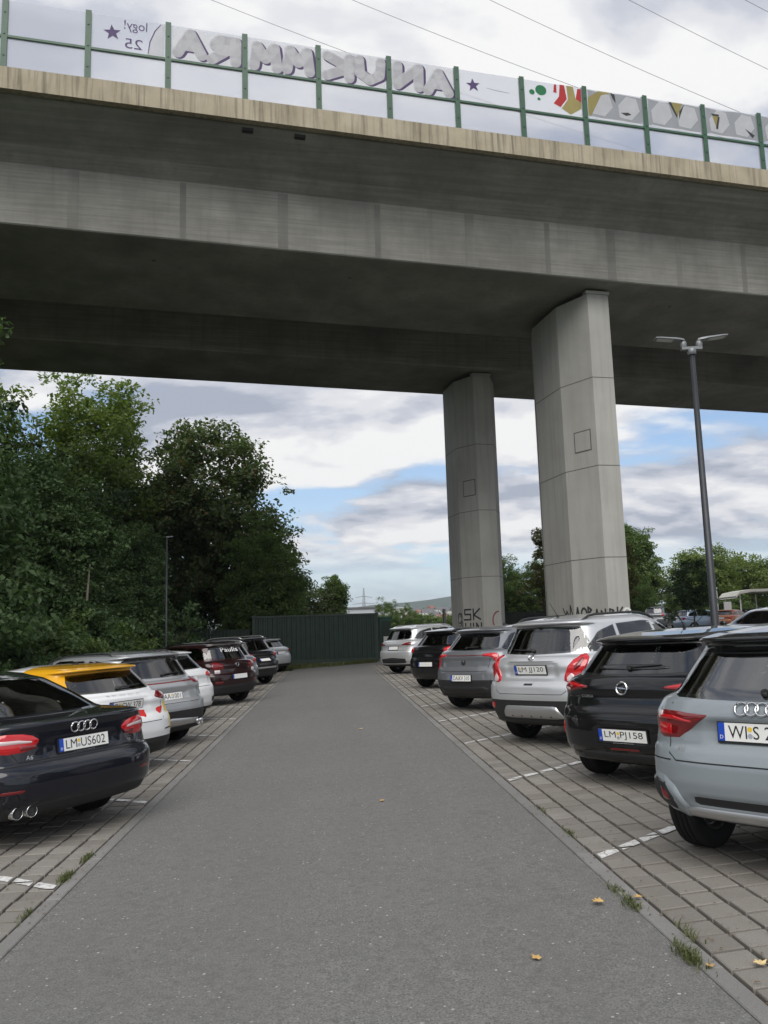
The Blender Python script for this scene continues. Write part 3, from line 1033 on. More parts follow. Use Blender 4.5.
# ---------------------------------------------------------------- noise barrier on the edge beam
bar = empty('noise_barrier', (0, 0, 0), 0, 'clear noise barrier with green posts and graffiti along the viaduct edge', 'noise barrier')
P0, PS = -5.36, 2.34
ZB, ZT, ZR = 3.83, 6.15, 4.90
NB = 23.86
post_m = MB()
for off in (-0.045, 0.045):          # H-section
    post_m.box((0, off, (ZT - ZB) / 2), (0.17, 0.018, ZT - ZB))
post_m.box((0, 0, (ZT - ZB) / 2), (0.02, 0.09, ZT - ZB))
post_m.box((0, 0, 0.012), (0.30, 0.24, 0.024))
for z in (0.45, 1.15, 1.85):
    post_m.box((0, -0.062, z), (0.05, 0.018, 0.05))
post_me = post_m.mesh('post', 'barrier_green')
bl = PS - 0.05
rail_me = MB().box((0, 0, 0), (bl - 0.13, 0.10, 0.075)).mesh('rail', 'barrier_green')
up_me = MB().box((0, 0, 0), (bl - 0.06, 0.020, ZT - 0.06 - (ZR + 0.045))).mesh('panel', 'barrier_panel')
lo_me = MB().box((0, 0, 0), (bl - 0.06, 0.020, ZR - 0.045 - (ZB + 0.02))).mesh('panel', 'barrier_panel')
sl_ang = -math.atan(-GR)
panels = {}
BWr = BW @ Matrix.Rotation(-math.atan(GR), 4, 'Y')


def bl_place(o, s, n, z, tilt=True):
    o.matrix_world = BW @ Matrix.Translation((s, n, z + GR * s)) @ (Matrix.Rotation(-math.atan(GR), 4, 'Y') if tilt else Matrix.Identity(4))
    return o


for i in range(-8, 20):
    s = P0 + PS * i
    o = inst('post', post_me, bar)
    bl_place(o, s, NB, ZB, False)
    sm = s + PS / 2
    bl_place(inst('rail', rail_me, bar), sm, NB, ZR)
    panels[i, 'u'] = bl_place(inst('panel', up_me, bar), sm, NB, (ZT - 0.06 + ZR + 0.045) / 2)
    panels[i, 'l'] = bl_place(inst('panel', lo_me, bar), sm, NB, (ZB + 0.02 + ZR - 0.045) / 2)

UW, UH = bl - 0.20, ZT - 0.06 - (ZR + 0.045)


def g_poly(i, polys, mt, lay):
    """flat paint on an upper panel's near face; polygons in panel units u 0..1 to the right, v 0..1 up"""
    for pl in polys:
        lay += 0.0005
        MB().add([((u - 0.5) * UW, -0.0105 - lay, (v - 0.5) * UH) for u, v in pl], [tuple(range(len(pl)))]).build('graffiti', mt, panels[i, 'u'], recalc=False)


def strk(pts, w0):
    """a tapered brush stroke as a polygon"""
    out_a, out_b = [], []
    n = len(pts)
    for i, (u, v) in enumerate(pts):
        a, e = pts[max(i - 1, 0)], pts[min(i + 1, n - 1)]
        dx, dy = (e[0] - a[0]) * UW, (e[1] - a[1]) * UH
        l_ = math.hypot(dx, dy) or 1
        tt = w0 * (0.35 + 0.65 * math.sin(math.pi * (i + 0.5) / n))
        out_a.append((u - dy / l_ * tt / UW, v + dx / l_ * tt / UH))
        out_b.append((u + dy / l_ * tt / UW, v - dx / l_ * tt / UH))
    return out_a + out_b[::-1]


def star(u, v, r):
    pts = []
    for k in range(10):
        rr_ = r if k % 2 == 0 else r * 0.42
        a = R_(97 + 36 * k)
        pts.append((u + rr_ * math.cos(a) / UW, v + rr_ * math.sin(a) / UH))
    return pts


def g_text(i, s, u, v, hgt, wid, mt, lay=0.004):
    pts, fs = text_geo(s, hgt, wid, True)
    mb = MB()
    mb.add([((u - 0.5) * UW + x, -0.0105 - lay, (v - 0.5) * UH + y) for x, y in pts], fs)
    mb.build('graffiti_lettering', mt, panels[i, 'u'], recalc=False)


# bay 1: star and mirrored lettering, start of the silver piece
g_poly(1, [star(0.27, 0.52, 0.27)], 'spray_purple', 0.003)
g_text(1, 'logy!', 0.43, 0.60, 0.40, 0.68, 'spray_purple')
g_text(1, '25', 0.45, 0.12, 0.34, 0.52, 'spray_purple')
g_poly(1, [[(0.76, 0.0), (0.80, 0.4), (0.88, 0.8), (0.96, 0.98), (1.0, 0.98), (1.0, 0.0)]], 'spray_silver', 0.002)
g_poly(1, [strk([(0.78, 0.05), (0.80, 0.4), (0.87, 0.75), (0.95, 0.97)], 0.018)], 'spray_purple', 0.004)
# bays 2..5: fat silver letters with purple shading, seen from behind
wash = [(0.0, 0.03), (1.0, 0.03), (1.0, 0.90), (0.93, 0.96), (0.85, 0.92), (0.75, 0.97), (0.6, 0.95), (0.5, 0.88), (0.42, 0.95), (0.25, 0.97), (0.1, 0.95), (0.0, 0.90)]
GLYPH = {'A': [[(0, 0), (.5, 1), (1, 0)], [(.22, .38), (.78, .38)]], 'R': [[(1, 0), (1, 1), (.3, 1), (.1, .75), (.3, .52), (1, .52)], [(.6, .5), (0, 0)]],
         'M': [[(0, 0), (.12, 1), (.5, .4), (.88, 1), (1, 0)]], 'K': [[(1, 0), (1, 1)], [(0, 1), (1, .5), (0, 0)]], 'U': [[(0, 1), (.05, .3), (.5, 0), (.95, .3), (1, 1)]], 'N': [[(1, 0), (1, 1), (0, 0), (0, 1)]]}


def fat_letter(i, ch, x0, x1, z0, z1, rad, mt, lay):
    """one bubble letter: thick round-ended strokes, each a hair above the last"""
    mb = MB()
    for st in GLYPH[ch]:
        pts = [(x0 + (x1 - x0) * u, z0 + (z1 - z0) * v) for u, v in st]
        for k, (x, z) in enumerate(pts):
            lay += .0002
            q = [(x + rad * math.cos(a * math.pi / 8), -.0105 - lay, z + rad * math.sin(a * math.pi / 8)) for a in range(16)]
            mb.add(q, [tuple(range(16))])
            if k:
                xp, zp = pts[k - 1]
                dx, dz = x - xp, z - zp
                l_ = math.hypot(dx, dz)
                nx_, nz_ = -dz / l_ * rad, dx / l_ * rad
                lay += .0002
                mb.add([(xp + nx_, -.0105 - lay, zp + nz_), (xp - nx_, -.0105 - lay, zp - nz_), (x - nx_, -.0105 - lay, z - nz_), (x + nx_, -.0105 - lay, z + nz_)], [(0, 1, 2, 3)])
    mb.build('graffiti_letter', mt, panels[i, 'u'], recalc=False)


for i, word in ((2, 'AR'), (3, 'MM'), (4, 'KU'), (5, 'NA')):
    g_poly(i, [wash], 'spray_white', 0.0012)
    for k, ch in enumerate(word):
        xa = -UW / 2 + .16 + k * UW * .5
        xb = xa + UW * .5 - .32
        jig = .03 * ((i + k) % 3 - 1)
        fat_letter(i, ch, xa + .06, xb + .06, -UH / 2 + .20 + jig, UH / 2 - .28 + jig, .198, 'spray_purple', .0025)
        fat_letter(i, ch, xa, xb, -UH / 2 + .22 + jig, UH / 2 - .23 + jig, .178, 'spray_silver', .0065)
# bay 6: star; bay 7: green dots, red bands, ochre; bays 8..10 grey piece with black and yellow
g_poly(6, [star(0.22, 0.55, 0.26)], 'spray_purple', 0.003)
g_poly(6, [strk([(0.45, 0.52), (0.65, 0.48), (0.85, 0.46)], 0.008)], 'spray_purple', 0.003)
g_poly(7, [[(0.28 + 0.10 * math.cos(R_(a)) , 0.72 + 0.17 * math.sin(R_(a))) for a in range(0, 360, 24)], [(0.12 + 0.05 * math.cos(R_(a)), 0.62 + 0.09 * math.sin(R_(a))) for a in range(0, 360, 30)], [(0.24 + 0.03 * math.cos(R_(a)), 0.42 + 0.05 * math.sin(R_(a))) for a in range(0, 360, 40)]], 'spray_green', 0.003)
g_poly(7, [[(0.50, 0.35), (0.62, 0.25), (0.74, 0.55), (0.70, 1.0), (0.62, 1.0), (0.60, 0.6)], [(0.50, 0.72), (0.56, 0.7), (0.56, 0.98), (0.52, 0.98)], [(0.90, 0.6), (1.0, 0.5), (1.0, 0.95), (0.94, 0.95)]], 'spray_red', 0.004)
g_poly(7, [[(0.64, 0.22), (0.80, 0.05), (1.0, 0.30), (1.0, 0.5), (0.90, 0.6), (0.86, 1.0), (0.74, 1.0), (0.76, 0.55)]], 'spray_ochre', 0.003)
gfull = [(0.0, 0.10), (0.2, 0.08), (0.4, 0.10), (0.7, 0.06), (1.0, 0.10), (1.0, 0.95), (0.6, 0.98), (0.3, 0.93), (0.0, 0.98)]
for i in (8, 9, 10, 11):
    g_poly(i, [gfull], 'spray_grey', 0.002)
    g_poly(i, [[(.08 + .5 * k_, .2), (.30 + .5 * k_, .16), (.46 + .5 * k_, .5), (.40 + .5 * k_, .9), (.22 + .5 * k_, .94), (.06 + .5 * k_, .6)] for k_ in (0, 1)], 'spray_silver', 0.0026)
    g_poly(i, [strk([(0.05, 0.10), (0.3, 0.06), (0.6, 0.08), (0.95, 0.05)], 0.03)], 'spray_white', 0.0035)
g_poly(8, [[(0.05, 0.1), (0.25, 0.85), (0.45, 0.98), (0.2, 0.98), (0.0, 0.7), (0.0, 0.2)]], 'spray_ochre', 0.003)
g_poly(8, [[(0.42, 0.98), (0.50, 0.95), (0.52, 0.65), (0.46, 0.8)], [(0.60, 0.36), (0.74, 0.40), (0.80, 0.34), (0.70, 0.28)]], 'spray_black', 0.005)
g_poly(9, [[(0.42, 0.98), (0.66, 0.98), (0.56, 0.5)]], 'spray_ochre', 0.004)
g_poly(9, [[(0.40, 0.98), (0.45, 0.98), (0.56, 0.55), (0.55, 0.45)], [(0.60, 0.7), (0.70, 0.95), (0.58, 0.4)]], 'spray_black', 0.005)
g_poly(10, [[(0.12, 0.75), (0.24, 0.75), (0.20, 0.3)]], 'spray_ochre', 0.004)
g_poly(10, [[(0.10, 0.80), (0.26, 0.80), (0.25, 0.73), (0.13, 0.73)], [(0.24, 0.75), (0.27, 0.7), (0.22, 0.28), (0.18, 0.3)], [(0.76, 0.45), (0.95, 0.25), (0.98, 0.3), (0.9, 0.15)]], 'spray_black', 0.005)
for i in (1, 6, 7, 8, 9, 10):      # faint pole shadows and scuffs are left to the light
    pass

# ---------------------------------------------------------------- vehicles
# Rings: (z, rear inset, front inset, half width, rear corner depth, rear corner power); insets from the rearmost / foremost point.
T_HATCH = dict(L=4.05, W=1.75, H=1.45, rings=[
    (.19, .20, .30, .68, .30, 3.0), (.23, .09, .16, .80, .34, 3.2), (.36, .020, .04, .850, .42, 3.4), (.50, .0, .0, .868, .46, 3.4), (.64, .012, .0, .873, .46, 3.4),
    (.70, .045, .02, .873, .46, 3.4), (.715, .072, .03, .872, .46, 3.4), (.80, .094, .05, .870, .46, 3.3), (.868, .078, .10, .867, .46, 3.2), (.90, .090, .14, .862, .46, 3.0),
    (.955, .120, .50, .842, .46, 2.8), (.975, .150, .95, .812, .46, 2.7), (.99, .185, 1.10, .778, .46, 2.6), (1.10, .275, 1.30, .735, .46, 2.6), (1.30, .440, 1.72, .655, .44, 2.6),
    (1.335, .455, 1.82, .640, .42, 2.6), (1.352, .375, 1.86, .632, .38, 2.9), (1.376, .362, 1.92, .608, .38, 2.9), (1.404, .48, 2.05, .560, .4, 2.6), (1.432, .80, 2.30, .440, .4, 2.4), (1.447, 1.25, 2.35, .26, .2, 2.2), (1.45, 1.55, 2.2, .08, .1, 2.0)])
T_SUV = dict(L=4.30, W=1.80, H=1.64, rings=[
    (.24, .20, .30, .70, .30, 3.0), (.28, .10, .16, .83, .34, 3.2), (.44, .025, .04, .880, .42, 3.4), (.62, .0, .0, .893, .46, 3.4), (.74, .010, .0, .897, .46, 3.4),
    (.785, .045, .01, .897, .46, 3.4), (.80, .070, .02, .896, .46, 3.4), (.92, .094, .05, .893, .46, 3.3), (1.00, .078, .14, .887, .46, 3.2), (1.03, .090, .18, .882, .46, 3.0),
    (1.09, .125, .60, .862, .46, 2.8), (1.115, .155, 1.05, .828, .46, 2.7), (1.13, .190, 1.18, .795, .46, 2.6), (1.25, .260, 1.36, .755, .46, 2.6), (1.47, .390, 1.74, .685, .44, 2.6),
    (1.505, .400, 1.82, .672, .42, 2.6), (1.522, .320, 1.86, .662, .38, 2.9), (1.550, .305, 1.93, .638, .38, 2.9), (1.588, .46, 2.06, .580, .4, 2.6), (1.620, .85, 2.32, .450, .4, 2.4), (1.636, 1.35, 2.38, .26, .2, 2.2), (1.64, 1.65, 2.2, .08, .1, 2.0)])
T_SEDAN = dict(L=4.92, W=1.87, H=1.455, rings=[
    (.20, .24, .30, .70, .30, 3.0), (.235, .12, .16, .85, .34, 3.2), (.36, .030, .04, .915, .44, 3.4), (.50, .0, .0, .930, .48, 3.4), (.60, .010, .0, .935, .48, 3.4),
    (.645, .040, .02, .935, .48, 3.3), (.665, .075, .04, .934, .48, 3.2), (.80, .090, .10, .930, .48, 3.0), (.93, .088, .35, .915, .48, 2.9), (.985, .072, .60, .885, .46, 2.8),
    (1.000, .085, .90, .865, .46, 2.8), (1.012, .18, 1.20, .845, .46, 2.7), (1.028, .50, 1.50, .800, .50, 2.6), (1.05, .58, 1.58, .770, .5, 2.6), (1.18, .86, 1.82, .715, .5, 2.6), (1.34, 1.26, 2.22, .630, .5, 2.6),
    (1.40, 1.55, 2.42, .555, .5, 2.5), (1.44, 1.95, 2.56, .40, .3, 2.3), (1.453, 2.12, 2.50, .22, .15, 2.2), (1.455, 2.25, 2.45, .08, .08, 2.0)])


ZM = ((0, .60, .70, .80, .90, .99, 1.10, 1.30, 1.7), (0, .61, .725, .85, .955, 1.045, 1.14, 1.315, 1.7))
T_HATCH['rings'] = [(float(np.interp(r_[0], *ZM)), *r_[1:]) for r_ in T_HATCH['rings']]
T_HATCH['zm'] = ZM


def shell(T, Ln, W, H, step=0.022, nr=26, ns=20, nf=12):
    rg = np.array(T['rings'], float)
    rg[:, 0] *= H / T['H']
    rg[:, 1:3] *= Ln / T['L']
    rg[:, 3] *= W / T['W']
    d = np.sqrt((np.diff(rg[:, [0, 1, 3]], axis=0) ** 2).sum(1) + (0.12 * np.diff(rg[:, 2])) ** 2)
    k = np.maximum(1, np.ceil(d / step)).astype(int)
    rows = []
    for i in range(len(rg) - 1):
        for q in range(k[i]):
            rows.append(rg[i] + (rg[i + 1] - rg[i]) * q / k[i])
    rows.append(rg[-1])
    rows = np.array(rows)
    sm = rows.copy()
    for _ in range(1):
        sm[1:-1] = 0.25 * sm[:-2] + 0.5 * sm[1:-1] + 0.25 * sm[2:]
    rows = sm
    V = []
    for z, yr, yf, w, dr, n in rows:
        y0, y1 = yr, Ln - yf
        ln = y1 - y0
        dr = min(dr, 0.45 * ln)
        df = min(0.62, 0.45 * ln)
        a = np.linspace(0, np.pi / 2, 120)
        def corner(n_):
            return np.stack([np.sin(a) ** (2 / n_), 1 - np.cos(a) ** (2 / n_)], 1)
        def resamp(p, m):
            l_ = np.concatenate([[0], np.cumsum(np.linalg.norm(np.diff(p, axis=0), axis=1))])
            t_ = np.linspace(0, l_[-1], m + 1)
            return np.stack([np.interp(t_, l_, p[:, 0]), np.interp(t_, l_, p[:, 1])], 1)
        c = corner(n) * [w, dr]
        rear = resamp(c + [0, y0], nr)
        c2 = corner(2.5) * [w, df]
        front = resamp(np.stack([c2[:, 0], y1 - c2[:, 1]], 1), nf)[::-1]
        ys_ = np.linspace(rear[-1, 1], front[0, 1], ns + 1)[1:-1]
        side = np.stack([np.full(len(ys_), w), ys_], 1)
        # slight barrel shape of the flanks
        half = np.concatenate([rear, side, front])
        q = (half[:, 1] - y0) / ln
        half[:, 0] *= 1 - 0.035 * (2 * q - 0.95) ** 2 * (half[:, 0] > 0.5 * w)
        full_ = np.concatenate([half, (half * [-1, 1])[-2:0:-1]])
        V.append(np.concatenate([full_, np.full((len(full_), 1), z)], 1))
    return np.array(V)


WHEEL_CACHE = {}


def wheel_meshes(r, w, rim_mat, spokes=5):
    key = (r, w, rim_mat, spokes)
    if key in WHEEL_CACHE:
        return WHEEL_CACHE[key]
    h = w / 2
    ri = r * 0.66
    ty = MB()
    prof = [(-h * .80, ri - .01), (-h * .88, ri), (-h, r * .80), (-h * .97, r * .92), (-h * .80, r * .985), (-h * .66, r)]
    for g in (-.36, 0.0, .36):
        prof += [(h * (g - .06), r), (h * (g - .05), r - .010), (h * (g + .05), r - .010), (h * (g + .06), r)]
    prof += [(h * .66, r), (h * .80, r * .985), (h * .97, r * .92), (h, r * .80), (h * .88, ri), (h * .80, ri - .01)]
    ty.lathe(prof, 'x', 40)
    tme = ty.mesh('tyre', 'tyre', True)
    rm = MB()
    rm.lathe([(h * .80, ri - .004), (h * .86, ri), (h * .84, ri - .02), (h * .3, ri - .035), (-h * .7, ri - .03), (-h * .8, ri - .004)], 'x', 40)
    for k in range(spokes):
        a = 2 * math.pi * k / spokes
        for da in (-.16, .16):
            p0 = Vector((h * .62, math.cos(a) * .05, math.sin(a) * .05))
            p1 = Vector((h * .72, math.cos(a + da) * (ri - .015), math.sin(a + da) * (ri - .015)))
            rm.tube([p0, (p0 + p1) / 2 + Vector((.01, 0, 0)), p1], [.028, .020, .022], 6)
    rm.lathe([(h * .55, .0001), (h * .70, .05), (h * .74, .0001)], 'x', 16)
    rme = rm.mesh('rim', rim_mat, True)
    dk = MB().lathe([(-h * .2, .0001), (-h * .2, ri - .04), (-h * .28, ri - .04), (-h * .28, .0001)], 'x', 24).mesh('brake_disc', 'black_plastic')
    WHEEL_CACHE[key] = (tme, rme, dk)
    return WHEEL_CACHE[key]


class Car:
    def __init__(self, T, Ln, W, H, wb, ro, name, label, group, paint_mat, wr=.32, ww=.205, rim='rim_silver', clad=None, clad_z=0.0,
                 recess=None, cuts=(), step=0.022, glass='glass', roof_mat=None, roof_z=None, roof_y=None, cat='car', arch=.045, spokes=5, lift=.035):
        self.lift = lift
        self.win = []
        self.zm = T.get('zm')
        self.T = T
        self.Ln, self.W, self.H, self.wb, self.ro, self.wr = Ln, W, H, wb, ro, wr
        self.glass = glass
        self.root = empty(name, label=label, cat=cat, group=group)
        lo = step > 0.03
        V = shell(T, Ln, W, H, step, *((14, 10, 8) if lo else (26, 20, 12)))
        V[:, :, 1] -= ro
        V[:, :, 2] += lift * np.clip((T['H'] * 1.2 - V[:, :, 2]) / .3, 0, 1)
        nrg, npt = V.shape[:2]
        # rear details pressed into the shell: (x half width, z0, z1, depth, softness)
        if recess:
            for (xh, z0, z1, dep, sf) in recess:
                z0, z1 = ((float(np.interp(k_, *self.zm)) if self.zm else k_) + lift for k_ in (z0, z1))
                m_ = np.clip((xh - np.abs(V[:, :, 0])) / sf, 0, 1) * np.clip((V[:, :, 2] - z0) / sf, 0, 1) * np.clip((z1 - V[:, :, 2]) / sf, 0, 1)
                m_ = m_ * (V[:, :, 1] < 0)
                V[:, :, 1] += dep * m_ * m_ * (3 - 2 * m_)
        vs = V.reshape(-1, 3)
        i = np.arange(nrg - 1)[:, None] * npt
        j = np.arange(npt)[None]
        j2 = (j + 1) % npt
        q = np.stack([i + j, i + j2, i + npt + j2, i + npt + j], -1).reshape(-1, 4)
        me = bpy.data.meshes.new('body')
        faces = [tuple(map(int, f)) for f in q] + [tuple(range(npt))[::-1], tuple(range((nrg - 1) * npt, nrg * npt))]
        me.from_pydata([tuple(map(float, p)) for p in vs], [], faces)
        me.materials.append(MATS[paint_mat])
        me.materials.append(MATS['black_plastic'])
        self.bvh = BVHTree.FromPolygons([Vector(p) for p in vs], faces)
        o = bpy.data.objects.new('body', me)
        link(o, self.root)
        # wheel wells
        cm = MB()
        ar = wr + arch
        for yy in (0, wb):
            for sx_ in (-1, 1):
                x0, x1 = (W / 2 - .34) * sx_, (W / 2 + .2) * sx_
                seg = 32
                ring = [(yy + ar * math.cos(2 * math.pi * k / seg), max(wr * 0.94 + ar * math.sin(2 * math.pi * k / seg), 0.02)) for k in range(seg)]
                ring = [(y_, z_) if z_ > wr * 0.9 else (yy + (ar if y_ > yy else -ar) * 1.0, z_) if False else (y_, z_) for y_, z_ in ring]
                vv = [(x0, y_, z_) for y_, z_ in ring] + [(x1, y_, z_) for y_, z_ in ring]
                ff = [tuple(range(seg)), tuple(range(seg, 2 * seg))[::-1]] + [(k, seg + k, seg + (k + 1) % seg, (k + 1) % seg) for k in range(seg)]
                cm.add(vv, ff)
        cme = cm.mesh('cut', 'black_plastic')
        bm = bmesh.new(); bm.from_mesh(cme); bmesh.ops.remove_doubles(bm, verts=bm.verts, dist=1e-5); bmesh.ops.recalc_face_normals(bm, faces=bm.faces); bm.to_mesh(cme); bm.free()
        bm = bmesh.new(); bm.from_mesh(me); bmesh.ops.recalc_face_normals(bm, faces=bm.faces); bm.to_mesh(me); bm.free()
        co = bpy.data.objects.new('cut', cme)
        COL.objects.link(co)
        md = o.modifiers.new('b', 'BOOLEAN')
        md.operation = 'DIFFERENCE'
        md.object = co
        md.solver = 'EXACT'
        md.material_mode = 'TRANSFER'
        dg = bpy.context.evaluated_depsgraph_get()
        nm_ = bpy.data.meshes.new_from_object(o.evaluated_get(dg))
        o.modifiers.clear()
        o.data = nm_
        bpy.data.objects.remove(co, do_unlink=True)
        self.body = o
        # clean edges for the parts that have another finish
        bm = bmesh.new(); bm.from_mesh(o.data)
        cc = list(cuts)
        if isinstance(clad, float):
            cc.append(((0, 0, clad), (0, 0, 1)))
        for co_, no_ in cc:
            bmesh.ops.bisect_plane(bm, geom=bm.verts[:] + bm.edges[:] + bm.faces[:], plane_co=co_, plane_no=no_)
        bm.to_mesh(o.data); bm.free()
        # split off the parts that have another finish
        def split(name_, pred, mat):
            bm = bmesh.new(); bm.from_mesh(o.data)
            sel = [f for f in bm.faces if pred(f.calc_center_median(), f)]
            if not sel:
                bm.free(); return None
            keep = bm.copy()
            ids = {f.index for f in sel}
            bmesh.ops.delete(bm, geom=sel, context='FACES')
            keep.faces.ensure_lookup_table()
            bmesh.ops.delete(keep, geom=[f for f in keep.faces if f.index not in ids], context='FACES')
            bm.to_mesh(o.data); bm.free()
            m2 = bpy.data.meshes.new(name_)
            keep.to_mesh(m2); keep.free()
            m2.materials.clear()
            m2.materials.append(MATS[mat])
            for p in m2.polygons:
                p.material_index = 0
                p.use_smooth = True
            return link(bpy.data.objects.new(name_, m2), self.root)
        split('wheel_well', lambda c, f: len(o.data.materials) > 1 and f.material_index > 0, 'black_plastic')
        zb = 0.30
        if clad:
            split('lower_cladding', (lambda c, f: clad(c)) if callable(clad) else (lambda c, f: c.z < clad), 'black_plastic')
        else:
            split('underbody', lambda c, f: c.z < 0.215, 'black_plastic')
        if roof_mat:
            split('roof', lambda c, f: roof_z(c), roof_mat)
        for p in o.data.polygons:
            p.use_smooth = True
            p.material_index = 0
        o.data.materials.clear()
        o.data.materials.append(MATS[paint_mat])
        # wheels
        tme, rme, dme = wheel_meshes(wr, ww, rim, spokes)
        tr = W / 2 - ww / 2 - .015
        for yy in (0, wb):
            for sx_ in (-1, 1):
                e = inst('wheel', tme, self.root, (sx_ * tr, yy, wr), (0, 0, 0 if sx_ > 0 else math.pi))
                inst('rim', rme, e)
                inst('brake_disc', dme, e)

    # -------- projecting onto the shell
    def hit(self, mode, u, v):
        rear = -self.ro
        if mode != 'top':
            if self.zm:
                v = float(np.interp(v, *self.zm))
            v += self.lift
        if mode == 'rear':
            o_, d = Vector((u, rear - 2, v)), Vector((0, 1, 0))
        elif mode == 'front':
            o_, d = Vector((u, self.Ln + 3, v)), Vector((0, -1, 0))
        elif mode == 'right':
            o_, d = Vector((4, u, v)), Vector((-1, 0, 0))
        elif mode == 'left':
            o_, d = Vector((-4, u, v)), Vector((1, 0, 0))
        elif mode == 'top':
            o_, d = Vector((u, v, 5)), Vector((0, 0, -1))
        else:       # wrap: u runs along the rear and on round the corner onto the flank
            w = self.W / 2
            s = 1 if u >= 0 else -1
            a = abs(u)
            c = Vector((s * min(a, w), rear + max(0, a - w), v))
            k = min(1.0, a / w)
            piv = Vector((s * w * (0.9 * a / w if a < 0.55 * w else 0.495), rear + .55, v)) if a < 0.55 * w else Vector((s * (0.495 * w), rear + .55, v))
            if a < 0.55 * w:
                piv.x = u
            else:
                bl_ = (a - 0.55 * w) / (0.45 * w)
                piv.x = s * (0.55 * w - 0.06 * w * min(1, bl_))
            d = (piv - c).normalized()
            o_ = c - d * 1.5
        p, n, i, dist = self.bvh.ray_cast(o_, d)
        if p is None:
            p, n, i, dist = self.bvh.find_nearest(o_ + d * 1.5)
        if n.dot(d) > 0:
            n = -n
        return p, n

    def patch(self, name, cols, mat, mode='rear', off=.005, nu=20, nv=6, parent=None, edge=-.001, mirror=False):
        if mat.startswith('glass') and mat != 'glass_opaque':
            self.win.append((mode, sorted(cols)))
            off, edge = .001, .001
        cols = sorted(cols) if cols[0][0] <= cols[-1][0] else sorted(cols)
        us = np.array([c[0] for c in cols], float)
        lo_ = np.array([c[1] for c in cols], float)
        hi_ = np.array([c[2] for c in cols], float)
        uu = np.unique(np.round(np.concatenate([np.linspace(us[0], us[-1], nu + 1), us]), 5))
        V, F = [], []
        n1 = nv + 1
        for i, u in enumerate(uu):
            a, b_ = np.interp(u, us, lo_), np.interp(u, us, hi_)
            for k in range(n1):
                v = a + (b_ - a) * k / nv
                p, n = self.hit(mode, float(u), float(v))
                ed = i in (0, len(uu) - 1) or k in (0, nv)
                V.append(p + n * (edge if ed else off))
        for i in range(len(uu) - 1):
            for k in range(nv):
                F.append((i * n1 + k, (i + 1) * n1 + k, (i + 1) * n1 + k + 1, i * n1 + k + 1))
        mb = MB().add(V, F)
        o = mb.build(name, mat, parent or self.root, smooth=True, recalc=False)
        me = o.data
        # make the faces look outwards
        c = Vector((0, self.wb / 2, 0.9))
        s = sum((p.normal.dot(p.center - c)) for p in me.polygons)
        if s < 0:
            me.flip_normals()
        return o

    def both(self, name, cols, mat, mode='wrap', **kw):
        if mode == 'side':
            a = self.patch(name, cols, mat, 'left', **kw)
            b_ = self.patch(name, cols, mat, 'right', **kw)
        else:
            b_ = self.patch(name, cols, mat, mode, **kw)
            a = self.patch(name, [(-u, l_, h_) for u, l_, h_ in cols], mat, mode, **kw)
        return a, b_

    def seam(self, pts, mode='rear', w=.007, mat='seam', name='seam', off=.0015, parent=None):
        fine = []
        for (a, b_), (c, d) in zip(pts[:-1], pts[1:]):
            n = max(1, int(math.hypot(c - a, d - b_) / .05))
            fine += [(a + (c - a) * i / n, b_ + (d - b_) * i / n) for i in range(n)]
        fine.append(pts[-1])
        V, F = [], []
        for i, (u, v) in enumerate(fine):
            a, b_ = fine[max(0, i - 1)], fine[min(len(fine) - 1, i + 1)]
            dx, dy = b_[0] - a[0], b_[1] - a[1]
            l_ = math.hypot(dx, dy) or 1
            for s in (-1, 1):
                p, n = self.hit(mode, u - s * dy / l_ * w / 2, v + s * dx / l_ * w / 2)
                V.append(p + n * off)
        for i in range(len(fine) - 1):
            F.append((2 * i, 2 * i + 2, 2 * i + 3, 2 * i + 1))
        return MB().add(V, F).build(name, mat, parent or self.body, recalc=False)

    def frame(self, u, v, mode='rear', roll=0.0):
        """matrix whose x is to the right seen from outside, y up, z outwards, on the shell at (u, v)"""
        p, n = self.hit(mode, u, v)
        p2, n2 = self.hit(mode, u + .05, v)
        p3, n3 = self.hit(mode, u - .05, v)
        n = (n + n2 + n3).normalized()
        up = Vector((0, 0, 1))
        x = up.cross(n).normalized()
        y = n.cross(x)
        M = Matrix((x, y, n)).transposed().to_4x4()
        M.translation = p
        return M

    def put(self, name, mb, M, mat, parent=None, smooth=False):
        mb.v = [tuple(M @ Vector(p)) for p in mb.v]
        return mb.build(name, mat, parent or self.root, smooth=smooth)

    def plate(self, u, v, text, holder=True, tilt=0.0, stickers=True):
        M = self.frame(u, v) @ Matrix.Rotation(R_(tilt), 4, 'X')
        fr = MB().box((0, 0, .010), (.54, .13, .02))
        fr.v = [tuple(M @ Vector(p)) for p in fr.v]
        o = fr.build('license_plate', 'plate_black', self.root)
        self.put('plate_face', MB().box((0, .004, .0225), (.52, .11, .004)), M, 'plate_white', o)
        self.put('country_band', MB().box((-.24, .004, .0235), (.042, .11, .0045)), M, 'plate_blue', o)
        pts, fs = text_geo('D', .022)
        self.put('country_letter', MB().add([(x - .25, y - .038, .0265) for x, y in pts], fs), M, 'plate_white', o)
        if text is None:
            return o
        pts, fs = text_geo(text, .078, .42)
        cut = .42 * stickers_x(text) if ' ' in text else 1.0
        for sel in (True, False):
            ff = [f for f in fs if (pts[f[0], 0] < cut) == sel]
            ids = sorted({i for f in ff for i in f})
            mp_ = {i: k for k, i in enumerate(ids)}
            if ff:
                self.put('plate_characters', MB().add([(pts[i, 0] - .195, pts[i, 1] - .034, .0255) for i in ids], [tuple(mp_[i] for i in f) for f in ff]), M, 'plate_black', o)
